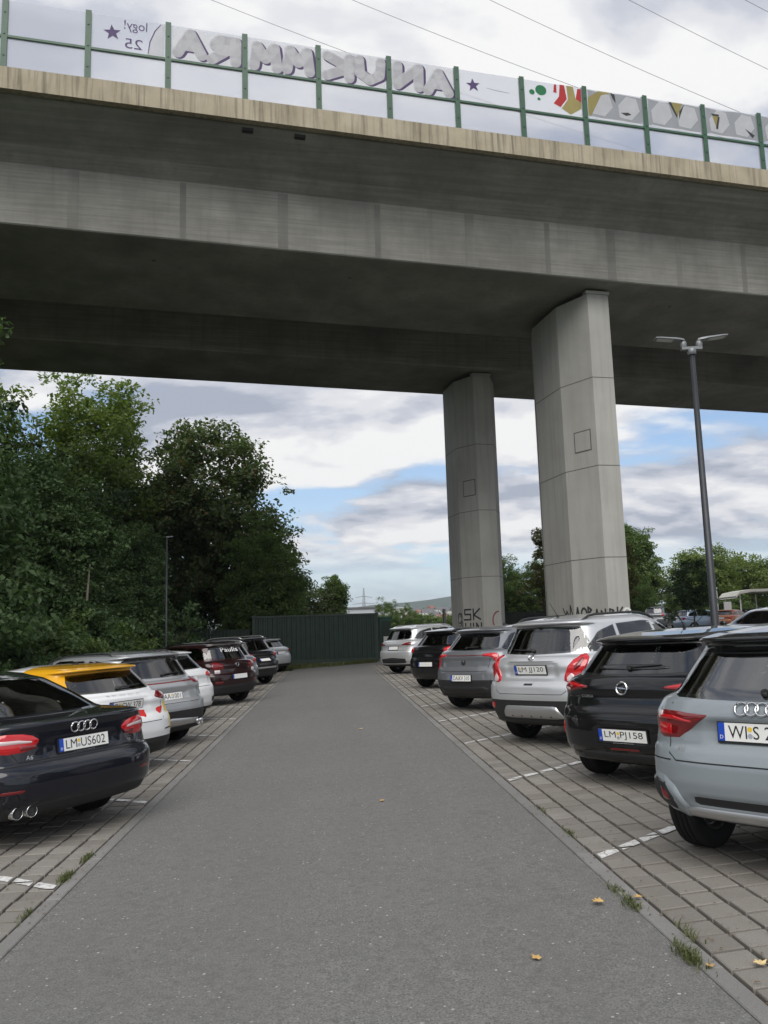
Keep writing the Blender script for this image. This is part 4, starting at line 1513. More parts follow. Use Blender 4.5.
        if stickers and ' ' in text:
            cx = -.195 + .42 * (pts[:, 0][[0]].min() * 0 + stickers_x(text))
            for dy, mt in ((.024, 'sticker_yellow'), (-.016, 'sticker_grey')):
                self.put('seal', MB().lathe([(.0255, .0001), (.0255, .0155), (.024, .016)], 'z', 14, (cx, dy, 0)), M, mt, o)
        return o

    def rings(self, u, v, r=.045):
        M = self.frame(u, v)
        mb = MB()
        for k in range(4):
            cx = (k - 1.5) * r * 1.55
            pr = []
            for q in range(25):
                a = 2 * math.pi * q / 24
                pr.append((cx + r * math.cos(a), r * math.sin(a), .012 + .002 * (k % 2)))
            mb.tube(pr, .0075, 6, False)
        return self.put('badge', mb, M, 'chrome', smooth=True)

    def ring_badge(self, u, v, r=.055, bolt=True):
        M = self.frame(u, v)
        mb = MB()
        mb.tube([(r * math.cos(2 * math.pi * q / 28), r * math.sin(2 * math.pi * q / 28), .012) for q in range(29)], .0085, 6, False)
        if bolt:
            for s in (-1, 1):
                mb.add([(-s * r * 1.35, s * r * .12, .017), (s * r * .34, s * r * .12, .017), (s * r * .14, -s * r * .10, .017), (-s * r * 1.35, s * r * .12, .008), (s * r * .34, s * r * .12, .008), (s * r * .14, -s * r * .10, .008)],
                       [(0, 1, 2), (5, 4, 3), (0, 3, 4, 1), (1, 4, 5, 2), (2, 5, 3, 0)])
        return self.put('badge', mb, M, 'chrome', smooth=False)

    def lettering(self, s, u, v, h=.035, w=None, mat='silver_trim', mode='rear', name='badge_lettering'):
        M = self.frame(u, v, mode)
        pts, fs = text_geo(s, h, w)
        return self.put(name, MB().add([(x, y, .006) for x, y in pts], fs), M, mat)

    def windows(self, belt_y0, belt_y1, zb0, zb1, roofline, splits, rear=None, shield=True):
        """side glass between y0..y1; roofline: (y, z top); splits: y of the pillars"""
        ys_ = [p[0] for p in roofline]
        zt_ = [p[1] for p in roofline]
        ed = [belt_y0] + list(splits) + [belt_y1]
        for a, b_ in zip(ed[:-1], ed[1:]):
            a2, b2 = a + (.035 if a != belt_y0 else 0), b_ - (.035 if b_ != belt_y1 else 0)
            cols = []
            for k in range(9):
                y = a2 + (b2 - a2) * k / 8
                zb_ = zb0 + (zb1 - zb0) * (y - belt_y0) / (belt_y1 - belt_y0)
                cols.append((y, zb_, max(zb_ + .012, float(np.interp(y, ys_, zt_)))))
            self.both('side_window', cols, self.glass, 'side', nu=10, nv=6, off=.004, edge=.001)
        if rear:
            self.rear_glass = self.patch('rear_window', rear, self.glass, 'rear', nu=24, nv=8, off=.005, edge=.001)
        if shield:
            h = self.H
            self.patch('windshield', [(-self.W * .37, h * .69, h * .86), (-self.W * .25, h * .685, h * .925), (0, h * .68, h * .935), (self.W * .25, h * .685, h * .925), (self.W * .37, h * .69, h * .86)], self.glass, 'front', nu=14, nv=8, off=.006)
        # headlights at the front corners
        self.both('headlight', [(self.W * .26, h * .47 if shield else .6, (h * .52 if shield else .7)), (self.W * .45, (h * .49 if shield else .62), (h * .55 if shield else .75))], 'lens_clear', 'front', nu=8, nv=4)

    def mirrors(self, y, z, mat):
        for s in (-1, 1):
            p, n = self.hit('right' if s > 0 else 'left', y, z)
            mb = MB()
            seg = 10
            for i, (t_, k) in enumerate(((0, .3), (.12, .85), (.45, 1.0), (.8, .92), (1.0, .55))):
                for q in range(seg):
                    a = 2 * math.pi * q / seg
                    mb.v.append((p.x + s * (.01 + .19 * t_), p.y - .01 + .06 * k * math.cos(a) + .02 * t_ * -1, p.z + .065 + .062 * k * math.sin(a)))
            for i in range(4):
                for q in range(seg):
                    mb.f.append((i * seg + q, i * seg + (q + 1) % seg, (i + 1) * seg + (q + 1) % seg, (i + 1) * seg + q))
            mb.f.append(tuple(range(4 * seg, 5 * seg)))
            mb.f.append(tuple(range(seg))[::-1])
            mb.build('mirror', mat, self.root, smooth=True)

    def rails(self, y0, y1, x, mat='black_plastic', rise=.035):
        for s in (-1, 1):
            pts = []
            for k in range(13):
                y = y0 + (y1 - y0) * k / 12
                p, n = self.hit('top', s * x, y)
                e = min(k, 12 - k)
                pts.append(p + Vector((0, 0, rise * (0 if e == 0 else .8 if e == 1 else 1) - (.01 if e == 0 else 0))))
            MB().tube(pts, .016, 8).build('roof_rail', mat, self.root, smooth=True)

    def fin(self, y, mat='black_plastic', rod=False):
        p, n = self.hit('top', 0, y)
        mb = MB()
        if rod:
            mb.tube([p - Vector((0, 0, .01)), p + Vector((0, -.02, .03))], [.022, .014], 8)
            mb.tube([p + Vector((0, -.02, .03)), p + Vector((0, -.16, .20))], [.005, .003], 6)
        else:
            mb.add([p + Vector(v) for v in ((-.025, -.07, -.01), (.025, -.07, -.01), (.02, .07, -.01), (-.02, .07, -.01), (-.004, -.065, .04), (.004, -.065, .04), (.006, .02, .018), (-.006, .02, .018))],
                   [(0, 1, 5, 4), (1, 2, 6, 5), (2, 3, 7, 6), (3, 0, 4, 7), (4, 5, 6, 7)])
        mb.build('antenna', mat, self.root, smooth=False)

    def wiper(self, u0, v0, u1, v1):
        pts = []
        for k in range(7):
            p, n = self.hit('rear', u0 + (u1 - u0) * k / 6, v0 + (v1 - v0) * k / 6)
            pts.append(p + n * .022)
        mb = MB().tube(pts, [.014, .012, .010, .009, .008, .007, .006], 6)
        p, n = self.hit('rear', u0, v0)
        mb.tube([p - n * .005, p + n * .03], [.03, .022], 10)
        mb.build('rear_wiper', 'black_plastic', self.root, smooth=True)

    def handles(self, ys_, z, mat):
        for s in (-1, 1):
            for y in ys_:
                pts = []
                for k in range(5):
                    p, n = self.hit('right' if s > 0 else 'left', y + .2 * k / 4, z)
                    pts.append(p + n * (.008 if k in (0, 4) else .028))
                MB().tube(pts, .013, 6).build('door_handle', mat, self.root, smooth=True)

    def doors(self, ys_, z0, z1):
        for md in ('left', 'right'):
            for y in ys_:
                self.seam([(y, z0), (y + .02, z1)], md)

    def open_windows(self):
        """cut the sheet metal away behind the panes and furnish the cabin"""
        for ob in [c_ for c_ in self.root.children if c_.name.split('.')[0] in ('body', 'roof')]:
            bm = bmesh.new(); bm.from_mesh(ob.data)
            dead = []
            for f in bm.faces:
                c_, n_ = f.calc_center_median(), f.normal
                v = c_.z - self.lift
                if self.zm:
                    v = float(np.interp(v, self.zm[1], self.zm[0]))
                for mode, cols in self.win:
                    if mode == 'rear' and c_.y < .7 and abs(n_.y) > .15: u = c_.x
                    elif mode == 'front' and c_.y > self.wb * .4 and abs(n_.y) > .15: u = c_.x
                    elif mode == 'left' and c_.x < 0 and abs(n_.x) > .35: u = c_.y
                    elif mode == 'right' and c_.x > 0 and abs(n_.x) > .35: u = c_.y
                    else: continue
                    us = [k[0] for k in cols]
                    if not (us[0] + .02 < u < us[-1] - .02): continue
                    if np.interp(u, us, [k[1] for k in cols]) + .022 < v < np.interp(u, us, [k[2] for k in cols]) - .022:
                        dead.append(f)
                        break
            bmesh.ops.delete(bm, geom=dead, context='FACES')
            bm.to_mesh(ob.data); bm.free()
        H, W = self.H, self.W
        def blk(name, x, y, z0, z1, w_, d, lean=.0, top=.9, mat='upholstery'):
            zm_ = z0 + (z1 - z0) * .8
            vs, k = [], 0
            for z, s, ln in ((z0, .96, 0), (z0 + .05, 1, lean * .1), (zm_, 1, lean * .8), (z1 - .015, top, lean), (z1, top * .86, lean)):
                for sx_, sy_ in ((-1, -1), (1, -1), (1, 1), (-1, 1)):
                    vs.append((x + sx_ * w_ / 2 * s, y - ln + sy_ * d / 2 * (1 if s > .95 else .85), z))
            fs = [(0, 3, 2, 1), (16, 17, 18, 19)] + [(r * 4 + i, r * 4 + (i + 1) % 4, r * 4 + 4 + (i + 1) % 4, r * 4 + 4 + i) for r in range(4) for i in range(4)]
            MB().add(vs, fs).build(name, mat, self.root, smooth=False)
        l_ = self.lift
        sed = 'zm' not in self.T and self.T is T_SEDAN
        y0 = .55 if sed else .15
        MB().box((0, self.wb * .45, .42 + l_), (W - .26, self.wb + .4, .04)).build('cabin_floor', 'upholstery', self.root)
        blk('rear_seat', 0, y0 + .12, .45 + l_, H * .635 + l_, W * .66, .16, .14)
        for x in (-.40, 0, .40):
            blk('headrest', x, y0 - .02, H * .635 + l_, H * (.70 if x else .68) + l_, .25, .09, .02)
        MB().box((0, y0 - .26 if not sed else y0 - .30, H * .635 + l_), (W * .68, .46, .02)).build('parcel_shelf', 'upholstery', self.root)
        for x in (-.37, .37):
            blk('front_seat', x, y0 + 1.0, .45 + l_, H * .66 + l_, .50, .15, .16)
            blk('headrest', x, y0 + .84, H * .675 + l_, H * .775 + l_, .26, .09, .02)
        blk('dashboard', 0, self.wb - .35, .55 + l_, H * .665 + l_, W * .74, .45, 0, mat='lining')

    def place(self, x, y, heading, z=0.0, ref=None):
        self.open_windows()
        """heading: unit (hx, hy); ref 'L' / 'R': (x, y) is where that rear tyre stands, else the rear axle's middle"""
        hx, hy = heading
        if ref:
            tr = self.W / 2 - .12
            s = 1 if ref == 'L' else -1
            x, y = x + s * tr * hy, y - s * tr * hx
        m_ = Matrix.Rotation(math.atan2(-hx, hy), 4, 'Z')
        if ref:
            m_ = Matrix.Rotation(TILT, 4, 'Y') @ Matrix.Translation((x, y, 0)) @ m_
        else:
            m_ = Matrix.Translation((x, y, z)) @ m_
        self.root.location = m_.to_translation()
        self.root.rotation_euler = m_.to_euler()
        return self


def stickers_x(text):
    """middle of the first gap of a plate text as a fraction of its width"""
    a, rest = text.split(' ', 1)
    pts, _ = text_geo(text, .078, .42)
    xs_ = np.sort(np.unique(np.round(pts[:, 0], 4)))
    gaps = np.diff(xs_)
    k = int(np.argmax(gaps))
    order = np.argsort(-gaps)
    # widest gap is the word space
    return float((xs_[k] + xs_[k + 1]) / 2 / .42)


HR = (math.cos(ANG_R), math.sin(ANG_R))
HL = (-math.cos(ANG_L), math.sin(ANG_L))
GR_R, GR_L, GR_B = 'cars parked in the right bay', 'cars parked in the left bay', 'cars in the car park behind the piers'


def seams_hatch(c, x0, x1, z0, z1, zt):
    """tailgate outline"""
    for s in (-1, 1):
        c.seam([(s * x1, zt), (s * x1, z1), (s * x0, z0 + .03), (s * (x0 - .04), z0)], 'rear')
    c.seam([(-x0 + .04, z0), (x0 - .04, z0)], 'rear')


# ---- grey hatchback with four rings, nearest right
T_A1 = dict(T_HATCH, rings=[(z_ + d_, *r_) for (z_, *r_), d_ in zip(T_HATCH['rings'], [.085, .085, .06, .03] + [0] * 40)])
c = Car(T_A1, 4.05, 1.76, 1.51, 2.57, .70, 'hatchback_car', 'light grey-blue hatchback with four-ring badge, nearest car on the right', GR_R, 'paint_arrow_grey',
        wr=.34, lift=.015, clad=lambda p: p.z < .32, cuts=[((0, 0, .32), (0, 0, 1)), ((0, 0, 1.365), (0, 0, 1))], glass='glass_light', roof_mat='gloss_black', roof_z=lambda p: p.z > 1.365, recess=[(.34, .745, .905, .018, .03), (.50, .40, .47, .02, .02)])
c.windows(.05 - .35, 2.15, 1.005, .985, [(-.35, 1.04), (-.05, 1.30), (.3, 1.365), (1.0, 1.385), (1.5, 1.33), (2.15, .99)], (.35, 1.22), rear=[(-.66, 1.03, 1.06), (-.60, 1.02, 1.23), (-.52, 1.02, 1.335), (-.3, 1.015, 1.345), (0, 1.01, 1.35), (.3, 1.015, 1.345), (.52, 1.02, 1.335), (.60, 1.02, 1.23), (.66, 1.03, 1.06)])
for s in c.both('tail_light', [(.33, .915, .922), (.48, .815, .930), (.58, .775, .938), (.80, .768, .940), (.95, .78, .930), (1.04, .83, .90)], 'lens_dark_red', nu=26, nv=6, off=.012):
    sg = 1 if sum(v.co.x for v in s.data.vertices) > 0 else -1
    c.patch('light_bar', [(sg * .44, .868, .884), (sg * .62, .880, .905), (sg * .86, .880, .908)], 'lens_red', 'wrap', off=.017, nv=3, parent=s, edge=.010)
    c.patch('light_bar', [(sg * .66, .79, .86), (sg * .90, .79, .868)], 'lens_red', 'wrap', off=.017, nv=3, parent=s, edge=.010)
    c.patch('reverse_light', [(sg * .80, .895, .925), (sg * .90, .878, .93)], 'lens_clear', 'wrap', off=.0185, nv=3, parent=s, edge=.012)
c.rings(0, .962, .042)
c.plate(0, .822, 'WI S 2158')
c.lettering('A1', -.56, .715, .042, None, 'silver_trim')
c.seam([(-.62, .985), (-.66, .90), (-.62, .70), (-.56, .665), (.56, .665), (.62, .70), (.66, .90), (.62, .985)], 'rear')
for s in (-1, 1):
    c.patch('bumper_vent_surround', [(s * .52, .315, .40), (s * .60, .315, .52), (s * .70, .33, .575), (s * .84, .36, .585), (s * .93, .43, .56)], 'silver_trim' if False else 'paint_arrow_grey', 'wrap', off=.022, nu=18, nv=6)
    c.patch('bumper_vent', [(s * .62, .365, .44), (s * .68, .365, .535), (s * .80, .385, .555), (s * .885, .45, .535)], 'black_plastic', 'wrap', off=.030, nu=14, nv=4, edge=.02)
    c.patch('reflector', [(s * .66, .43, .46), (s * .74, .43, .51)], 'lens_dark_red', 'wrap', off=.036, nu=6, nv=3, edge=.030)
c.patch('bumper_slot', [(-.46, .425, .455), (-.42, .41, .465), (.42, .41, .465), (.46, .425, .455)], 'black_plastic', 'rear', off=.004)
c.patch('bumper_trim', [(-.60, .335, .375), (-.45, .325, .395), (.45, .325, .395), (.60, .335, .375)], 'silver_trim', 'rear', off=.016)
c.seam([(-1.0, .665), (-.62, .665)], 'wrap')
c.seam([(1.0, .665), (.62, .665)], 'wrap')
c.wiper(0.02, 1.055, .40, 1.065)
c.fin(.6)
c.mirrors(1.85, .98, 'paint_arrow_grey')
c.handles((.55, 1.35), .86, 'paint_arrow_grey')
c.doors((.35, 1.22, 2.1), .32, 1.0)
c.place(2.66, 5.95, HR, ref='L')

# ---- black hatchback with ring badge
c = Car(T_HATCH, 4.06, 1.765, 1.43, 2.54, .72, 'hatchback_car', 'black hatchback with silver ring badge between the light grey hatchback and the silver crossover', GR_R, 'paint_black',
        wr=.315, rim='rim_dark', recess=[(.31, .405, .55, .022, .025)])
c.windows(-.35, 2.1, .985, .965, [(-.35, 1.02), (-.05, 1.27), (.3, 1.325), (1.0, 1.34), (1.5, 1.28), (2.1, .97)], (.35, 1.2), rear=[(-.66, 1.02, 1.05), (-.60, 1.00, 1.19), (-.53, 1.00, 1.285), (0, .985, 1.30), (.53, 1.00, 1.285), (.60, 1.00, 1.19), (.66, 1.02, 1.05)])
c.patch('tailgate_band', [(-.40, 1.045, 1.055), (-.30, 1.035, 1.085), (.30, 1.035, 1.085), (.40, 1.045, 1.055)], 'gloss_black', 'rear', off=.012, edge=.006)
for s in c.both('tail_light', [(.42, .865, .885), (.60, .845, .91), (.80, .815, .925), (.95, .83, .93), (1.05, .87, .91)], 'lens_dark_red', nu=22, off=.012):
    sg = 1 if sum(v.co.x for v in s.data.vertices) > 0 else -1
    c.patch('light_bar', [(sg * .46, .868, .884), (sg * .70, .875, .905), (sg * .95, .88, .912)], 'lens_red', 'wrap', off=.017, nv=3, parent=s, edge=.010)
    c.patch('reverse_light', [(sg * .74, .835, .862), (sg * .90, .845, .87)], 'lens_clear', 'wrap', off=.0165, nv=2, parent=s, edge=.010)
c.ring_badge(0, .865, .058)
c.lettering('CORSA', -.50, .78, .026, .16, 'silver_trim')
c.plate(0, .475, 'LM PJ158')
c.lettering('......................', -.11, .405, .008, .22, 'sticker_white', name='dealer_lettering')
c.seam([(-.64, .97), (-.66, .84), (-.60, .70), (-.52, .665), (.52, .665), (.60, .70), (.66, .84), (.64, .97)], 'rear')
c.both('reflector', [(.86, .44, .58), (.93, .44, .58)], 'lens_red', nu=6, nv=4, off=.008)
c.patch('rear_fog_light', [(-.16, .335, .36), (.16, .335, .36)], 'lens_dark_red', 'rear', off=.006, nv=2)
c.patch('lower_diffuser', [(-.55, .24, .31), (0, .235, .315), (.55, .24, .31)], 'black_plastic', 'rear', off=.010)
c.wiper(0.0, 1.045, .33, 1.07)
c.fin(.62, rod=True)
c.mirrors(1.8, .96, 'gloss_black')
c.handles((.55, 1.35), .84, 'paint_black')
c.doors((.35, 1.2, 2.05), .32, .98)
c.place(2.87, 8.86, HR, ref='L')

# ---- silver compact crossover with black cladding
c = Car(T_SUV, 4.28, 1.78, 1.655, 2.555, .80, 'crossover_car', 'silver compact crossover with black lower cladding and big red curved tail lights', GR_R, 'paint_silver',
        wr=.345, ww=.215, clad=.615, recess=[(.44, .86, 1.06, .022, .03)])
c.windows(-.35, 2.05, 1.17, 1.10, [(-.35, 1.235), (-.1, 1.42), (.3, 1.50), (1.0, 1.52), (1.5, 1.46), (2.05, 1.11)], (.30, 1.18), rear=[(-.70, 1.22, 1.25), (-.64, 1.20, 1.36), (-.54, 1.17, 1.50), (0, 1.155, 1.515), (.54, 1.17, 1.50), (.64, 1.20, 1.36), (.70, 1.22, 1.25)])
c.both('rear_quarter_glass', [(.64, 1.20, 1.33), (.76, 1.25, 1.36), (.95, 1.29, 1.38), (1.10, 1.33, 1.37)], 'glass_opaque', nu=12, nv=4, off=.006)
for s in c.both('tail_light', [(.54, .83, .88), (.62, .80, 1.02), (.72, .81, 1.09), (.86, .85, 1.12), (.98, .93, 1.145), (1.12, 1.06, 1.15), (1.18, 1.12, 1.15)], 'lens_red', nu=26, nv=8, off=.020):
    sg = 1 if sum(v.co.x for v in s.data.vertices) > 0 else -1
    c.patch('reverse_light', [(sg * .60, .82, .87), (sg * .68, .81, .93), (sg * .74, .82, .90)], 'lens_clear', 'wrap', off=.026, nv=4, parent=s, edge=.018)
    c.patch('light_bar', [(sg * .74, .94, 1.00), (sg * .88, 1.0, 1.07), (sg * 1.02, 1.07, 1.11)], 'lens_dark_red', 'wrap', off=.026, nv=3, parent=s, edge=.018)
c.plate(0, .965, 'LM JJ120')
c.patch('tailgate_trim', [(-.40, 1.062, 1.078), (.40, 1.062, 1.078)], 'silver_trim', 'rear', off=.016, nv=2)
c.ring_badge(0, 1.115, .042)
c.lettering('MOKKA', -.66, .99, .030, .13, 'silver_trim')
c.patch('tailgate_handle', [(-.09, .765, .80), (.06, .765, .80)], 'black_plastic', 'rear', off=.004, nv=2)
c.seam([(-.68, 1.16), (-.66, .92), (-.58, .70), (-.52, .66), (.52, .66), (.58, .70), (.66, .92), (.68, 1.16)], 'rear')
c.patch('skid_plate', [(-.50, .35, .38), (-.42, .345, .50), (-.38, .34, .51), (.38, .34, .51), (.42, .345, .50), (.50, .35, .38)], 'silver_trim', 'rear', off=.022, nu=20)
for k in range(5):
    x = -.32 + .16 * k
    c.patch('skid_fin', [(x - .022, .365, .38), (x, .36, .415), (x + .022, .365, .38)], 'black_plastic', 'rear', off=.024, nu=4, nv=2, edge=.018)
c.both('reflector', [(.70, .46, .54), (.86, .455, .545)], 'lens_red', nu=8, nv=4, off=.010)
c.wiper(-.02, 1.20, -.38, 1.215)
c.rails(-.25, 1.45, .56, 'black_plastic')
c.fin(-.02, rod=True)
c.mirrors(1.75, 1.10, 'paint_silver')
c.handles((.45, 1.3), .98, 'chrome')
c.doors((.30, 1.18, 2.0), .62, 1.12)
c.place(2.76, 11.90, HR, ref='L')

# ---- grey electric hatchback with full-width light strip
c = Car(T_HATCH, 4.32, 1.81, 1.55, 2.77, .77, 'hatchback_car', 'mid grey hatchback with thin red light strip and black rear bumper, behind the silver crossover', GR_R, 'paint_dark_grey',
        wr=.34, clad=lambda p: p.z < .60 and p.y < .1 or p.z < .30, rim='rim_dark')
c.windows(-.35, 2.3, 1.05, 1.03, [(-.35, 1.10), (-.05, 1.36), (.3, 1.43), (1.1, 1.45), (1.7, 1.38), (2.3, 1.04)], (.35, 1.3), rear=[(-.66, 1.09, 1.12), (-.60, 1.07, 1.28), (-.54, 1.07, 1.39), (0, 1.06, 1.41), (.54, 1.07, 1.39), (.60, 1.07, 1.28), (.66, 1.09, 1.12)])
c.patch('light_strip', [(-.62, .955, .972), (0, .95, .965), (.62, .955, .972)], 'lens_dark_red', 'rear', off=.010, nv=2)
c.both('tail_light', [(.48, .945, .985), (.66, .93, 1.00), (.80, .91, 1.00), (.90, .72, 1.00), (1.00, .70, .985), (1.04, .80, .95)], 'lens_red', nu=20, off=.014)
c.patch('badge', [(-.055, .79, .80), (-.045, .80, .89), (0, .78, .83), (.045, .80, .89), (.055, .79, .80)], 'black_plastic', 'rear', off=.012, nu=8)
c.lettering('C U P R A', -.20, .83, .03, .40, 'rim_dark') if False else None
c.plate(0, .585, 'DA KV 310')
c.patch('lower_diffuser', [(-.62, .32, .40), (-.5, .30, .44), (.5, .30, .44), (.62, .32, .40)], 'rim_dark', 'rear', off=.015)
c.seam([(-.62, 1.05), (-.64, .90), (-.60, .70), (.60, .70), (.64, .90), (.62, 1.05)], 'rear')
c.both('bumper_vent', [(.70, .42, .56), (.86, .42, .56)], 'gloss_black', nu=8, off=.010)
c.wiper(0, 1.10, .3, 1.11)
c.fin(.62)
c.mirrors(1.95, 1.02, 'gloss_black')
c.doors((.35, 1.3, 2.2), .32, 1.05)
c.place(2.62, 16.80, HR, ref='L')

# ---- black small car, then silver sport utility at the far end of the right bay
c = Car(T_HATCH, 4.05, 1.76, 1.52, 2.55, .70, 'hatchback_car', 'small black hatchback with white plate beyond the mid grey hatchback', GR_R, 'paint_black', wr=.32, rim='rim_dark')
c.windows(-.35, 2.1, 1.03, 1.01, [(-.35, 1.08), (-.05, 1.34), (.3, 1.40), (1.0, 1.42), (1.5, 1.36), (2.1, 1.02)], (.35, 1.2), rear=[(-.64, 1.07, 1.11), (-.58, 1.05, 1.28), (-.52, 1.05, 1.37), (0, 1.04, 1.38), (.52, 1.05, 1.37), (.58, 1.05, 1.28), (.64, 1.07, 1.11)])
c.both('tail_light', [(.60, .88, .96), (.78, .84, 1.0), (.92, .86, 1.02), (1.0, .92, 1.0)], 'lens_red', nu=14, off=.014)
c.plate(0, .60, None, stickers=False)
c.seam([(-.62, 1.0), (-.60, .72), (.60, .72), (.62, 1.0)], 'rear')
c.mirrors(1.8, 1.0, 'gloss_black')
c.place(2.60, 22.85, HR, ref='L')

c = Car(T_SUV, 4.68, 1.90, 1.67, 2.82, .95, 'sport_utility_car', 'silver sport utility car at the far end of the right bay', GR_R, 'paint_silver', wr=.37, ww=.235, clad=.36)
c.windows(-.5, 2.25, 1.17, 1.13, [(-.5, 1.23), (-.2, 1.44), (.3, 1.53), (1.1, 1.55), (1.7, 1.49), (2.25, 1.14)], (.40, 1.30), rear=[(-.68, 1.22, 1.26), (-.60, 1.19, 1.40), (-.52, 1.18, 1.51), (0, 1.17, 1.52), (.52, 1.18, 1.51), (.60, 1.19, 1.40), (.68, 1.22, 1.26)])
c.both('tail_light', [(.44, .99, 1.02), (.66, .98, 1.07), (.90, .97, 1.09), (1.06, 1.0, 1.07)], 'lens_dark_red', nu=14, off=.014)
c.plate(0, .88, None, stickers=False)
c.patch('lower_diffuser', [(-.65, .36, .52), (0, .35, .56), (.65, .36, .52)], 'black_plastic', 'rear', off=.012)
c.seam([(-.70, 1.16), (-.66, .80), (.66, .80), (.70, 1.16)], 'rear')
c.rails(-.3, 1.6, .58, 'silver_trim')
c.mirrors(1.95, 1.12, 'paint_silver')
c.place(2.44, 30.8, HR, ref='L')

# ---- dark sedan with four rings, nearest left
c = Car(T_SEDAN, 4.92, 1.87, 1.455, 2.91, 1.09, 'sedan_car', 'black sedan with four-ring badge and twin exhaust pipes, nearest car on the left', GR_L, 'paint_navy_black', lift=.05,
        wr=.345, ww=.235, clad=lambda p: p.z < .31, cuts=[((0, 0, .31), (0, 0, 1))], recess=[(.36, .70, .86, .012, .03)])
c.windows(-.25, 2.75, 1.035, 1.01, [(-.25, 1.06), (.35, 1.27), (.8, 1.35), (1.4, 1.37), (2.0, 1.30), (2.75, 1.02)], (.45, 1.48), rear=[(-.62, 1.07, 1.10), (-.58, 1.055, 1.20), (-.54, 1.05, 1.31), (-.3, 1.045, 1.365), (0, 1.045, 1.375), (.3, 1.045, 1.365), (.54, 1.05, 1.31), (.58, 1.055, 1.20), (.62, 1.07, 1.10)])
for s in c.both('tail_light', [(.44, .845, .865), (.50, .785, .905), (.60, .77, .925), (.80, .765, .935), (.96, .775, .93), (1.10, .81, .90), (1.16, .84, .88)], 'lens_red', nu=28, nv=6, off=.014):
    sg = 1 if sum(v.co.x for v in s.data.vertices) > 0 else -1
    c.patch('light_bar', [(sg * .50, .84, .86), (sg * .66, .845, .88), (sg * .98, .845, .885)], 'lens_clear', 'wrap', off=.019, nv=3, parent=s, edge=.012)
    c.patch('reverse_light', [(sg * .47, .79, .825), (sg * .64, .785, .825)], 'lens_dark_red', 'wrap', off=.019, nv=3, parent=s, edge=.012)
c.rings(0, .925, .042)
c.plate(0, .775, 'LM US602', tilt=0)
c.lettering('......................', -.11, .705, .008, .22, 'sticker_white', name='dealer_lettering')
c.lettering('A6', -.56, .705, .036, None, 'silver_trim')
c.lettering('TDI', .50, .715, .022, None, 'silver_trim')
c.seam([(-.72, 1.005), (-.68, .92), (-.665, .76), (-.62, .69), (.62, .69), (.665, .76), (.68, .92), (.72, 1.005)], 'rear')
c.seam([(-1.12, .655), (-.62, .668), (.62, .668), (1.12, .655)], 'wrap')
c.patch('lower_diffuser', [(-.80, .25, .32), (-.5, .245, .34), (.5, .245, .34), (.80, .25, .32)], 'black_plastic', 'rear', off=.006)
for x in (-.53, -.645):
    p, n = c.hit('rear', x, .285)
    mb = MB().lathe([(.12, .036), (-.03, .046), (-.035, .049), (-.03, .052), (.12, .052)], 'y', 20, (x, p.y + .0, p.z))
    o_ = mb.build('exhaust_pipe', 'chrome', c.root, smooth=True)
    MB().lathe([(.0, .0001), (.0, .044)], 'y', 20, (x, p.y, p.z)).build('exhaust_bore', 'exhaust_inner', o_)
c.both('reflector', [(.62, .445, .475), (.90, .45, .478)], 'lens_dark_red', nu=8, nv=2, off=.006)
c.fin(1.0, 'paint_navy_black')
c.mirrors(2.35, 1.0, 'paint_navy_black')
c.handles((.62, 1.62), .88, 'paint_navy_black')
c.doors((.45, 1.48, 2.5), .32, 1.02)
c.patch('trim_chrome', [(-.2, 1.012, 1.022), (2.5, .99, 1.0)], 'chrome', 'right', off=.008, nv=2)
c.place(-2.56, 9.1, HL, ref='R')

# ---- white and yellow estate with red markings
c = Car(T_HATCH, 4.55, 1.80, 1.45, 2.68, .95, 'estate_car', 'white car with yellow rear roof and red triangle stickers behind the black sedan', GR_L, 'paint_white', lift=.0,
        wr=.325, clad=lambda p: p.z < .43 and p.y < -.35 or p.z < .26, roof_mat='paint_yellow', roof_z=lambda p: p.z > 1.09 and p.y < .45, cuts=[((0, .45, 0), (0, 1, 0)), ((0, 0, 1.09), (0, 0, 1)), ((0, 0, .43), (0, 0, 1)), ((0, -.35, 0), (0, 1, 0))], recess=[(.42, .78, .93, .014, .03)])
c.windows(-.45, 2.25, 1.02, 1.0, [(-.45, 1.05), (-.15, 1.27), (.3, 1.345), (1.1, 1.36), (1.6, 1.30), (2.25, 1.0)], (.35, 1.25), rear=[(-.62, 1.05, 1.08), (-.58, 1.035, 1.22), (-.54, 1.03, 1.305), (0, 1.02, 1.32), (.54, 1.03, 1.305), (.58, 1.035, 1.20), (.62, 1.05, 1.08)])
c.both('tail_light', [(.52, .895, .915), (.64, .87, .955), (.82, .85, .975), (.96, .88, .97), (1.06, .91, .95)], 'lens_dark_red', nu=18, off=.014)
c.plate(0, .84, 'DI CW 378')
c.lettering('S K O D A', -.26, .965, .026, .52, 'silver_trim')
c.patch('red_sticker', [(.16, .68, .78), (.30, .66, .77)], 'sticker_red', 'rear', off=.004, nu=6, nv=3)
c.patch('red_sticker', [(.50, .74, .76), (.56, .69, .775), (.66, .755, .78)], 'sticker_red', 'rear', off=.004, nu=6, nv=3)
c.patch('red_sticker', [(-.30, .68, .78), (-.16, .66, .77)], 'sticker_red', 'rear', off=.004, nu=6, nv=3)
c.patch('yellow_sticker', [(.80, .45, .82), (.88, .46, .83), (.96, .48, .84)], 'sticker_yellow', 'wrap', off=.004, nu=6, nv=6)
c.seam([(-.62, 1.02), (-.64, .90), (-.60, .66), (-.54, .63), (.54, .63), (.60, .66), (.64, .90), (.62, 1.02)], 'rear')
c.both('bumper_slot', [(.60, .50, .525), (.86, .51, .53)], 'black_plastic', nu=8, nv=2, off=.006)
c.wiper(0, 1.06, .4, 1.08)
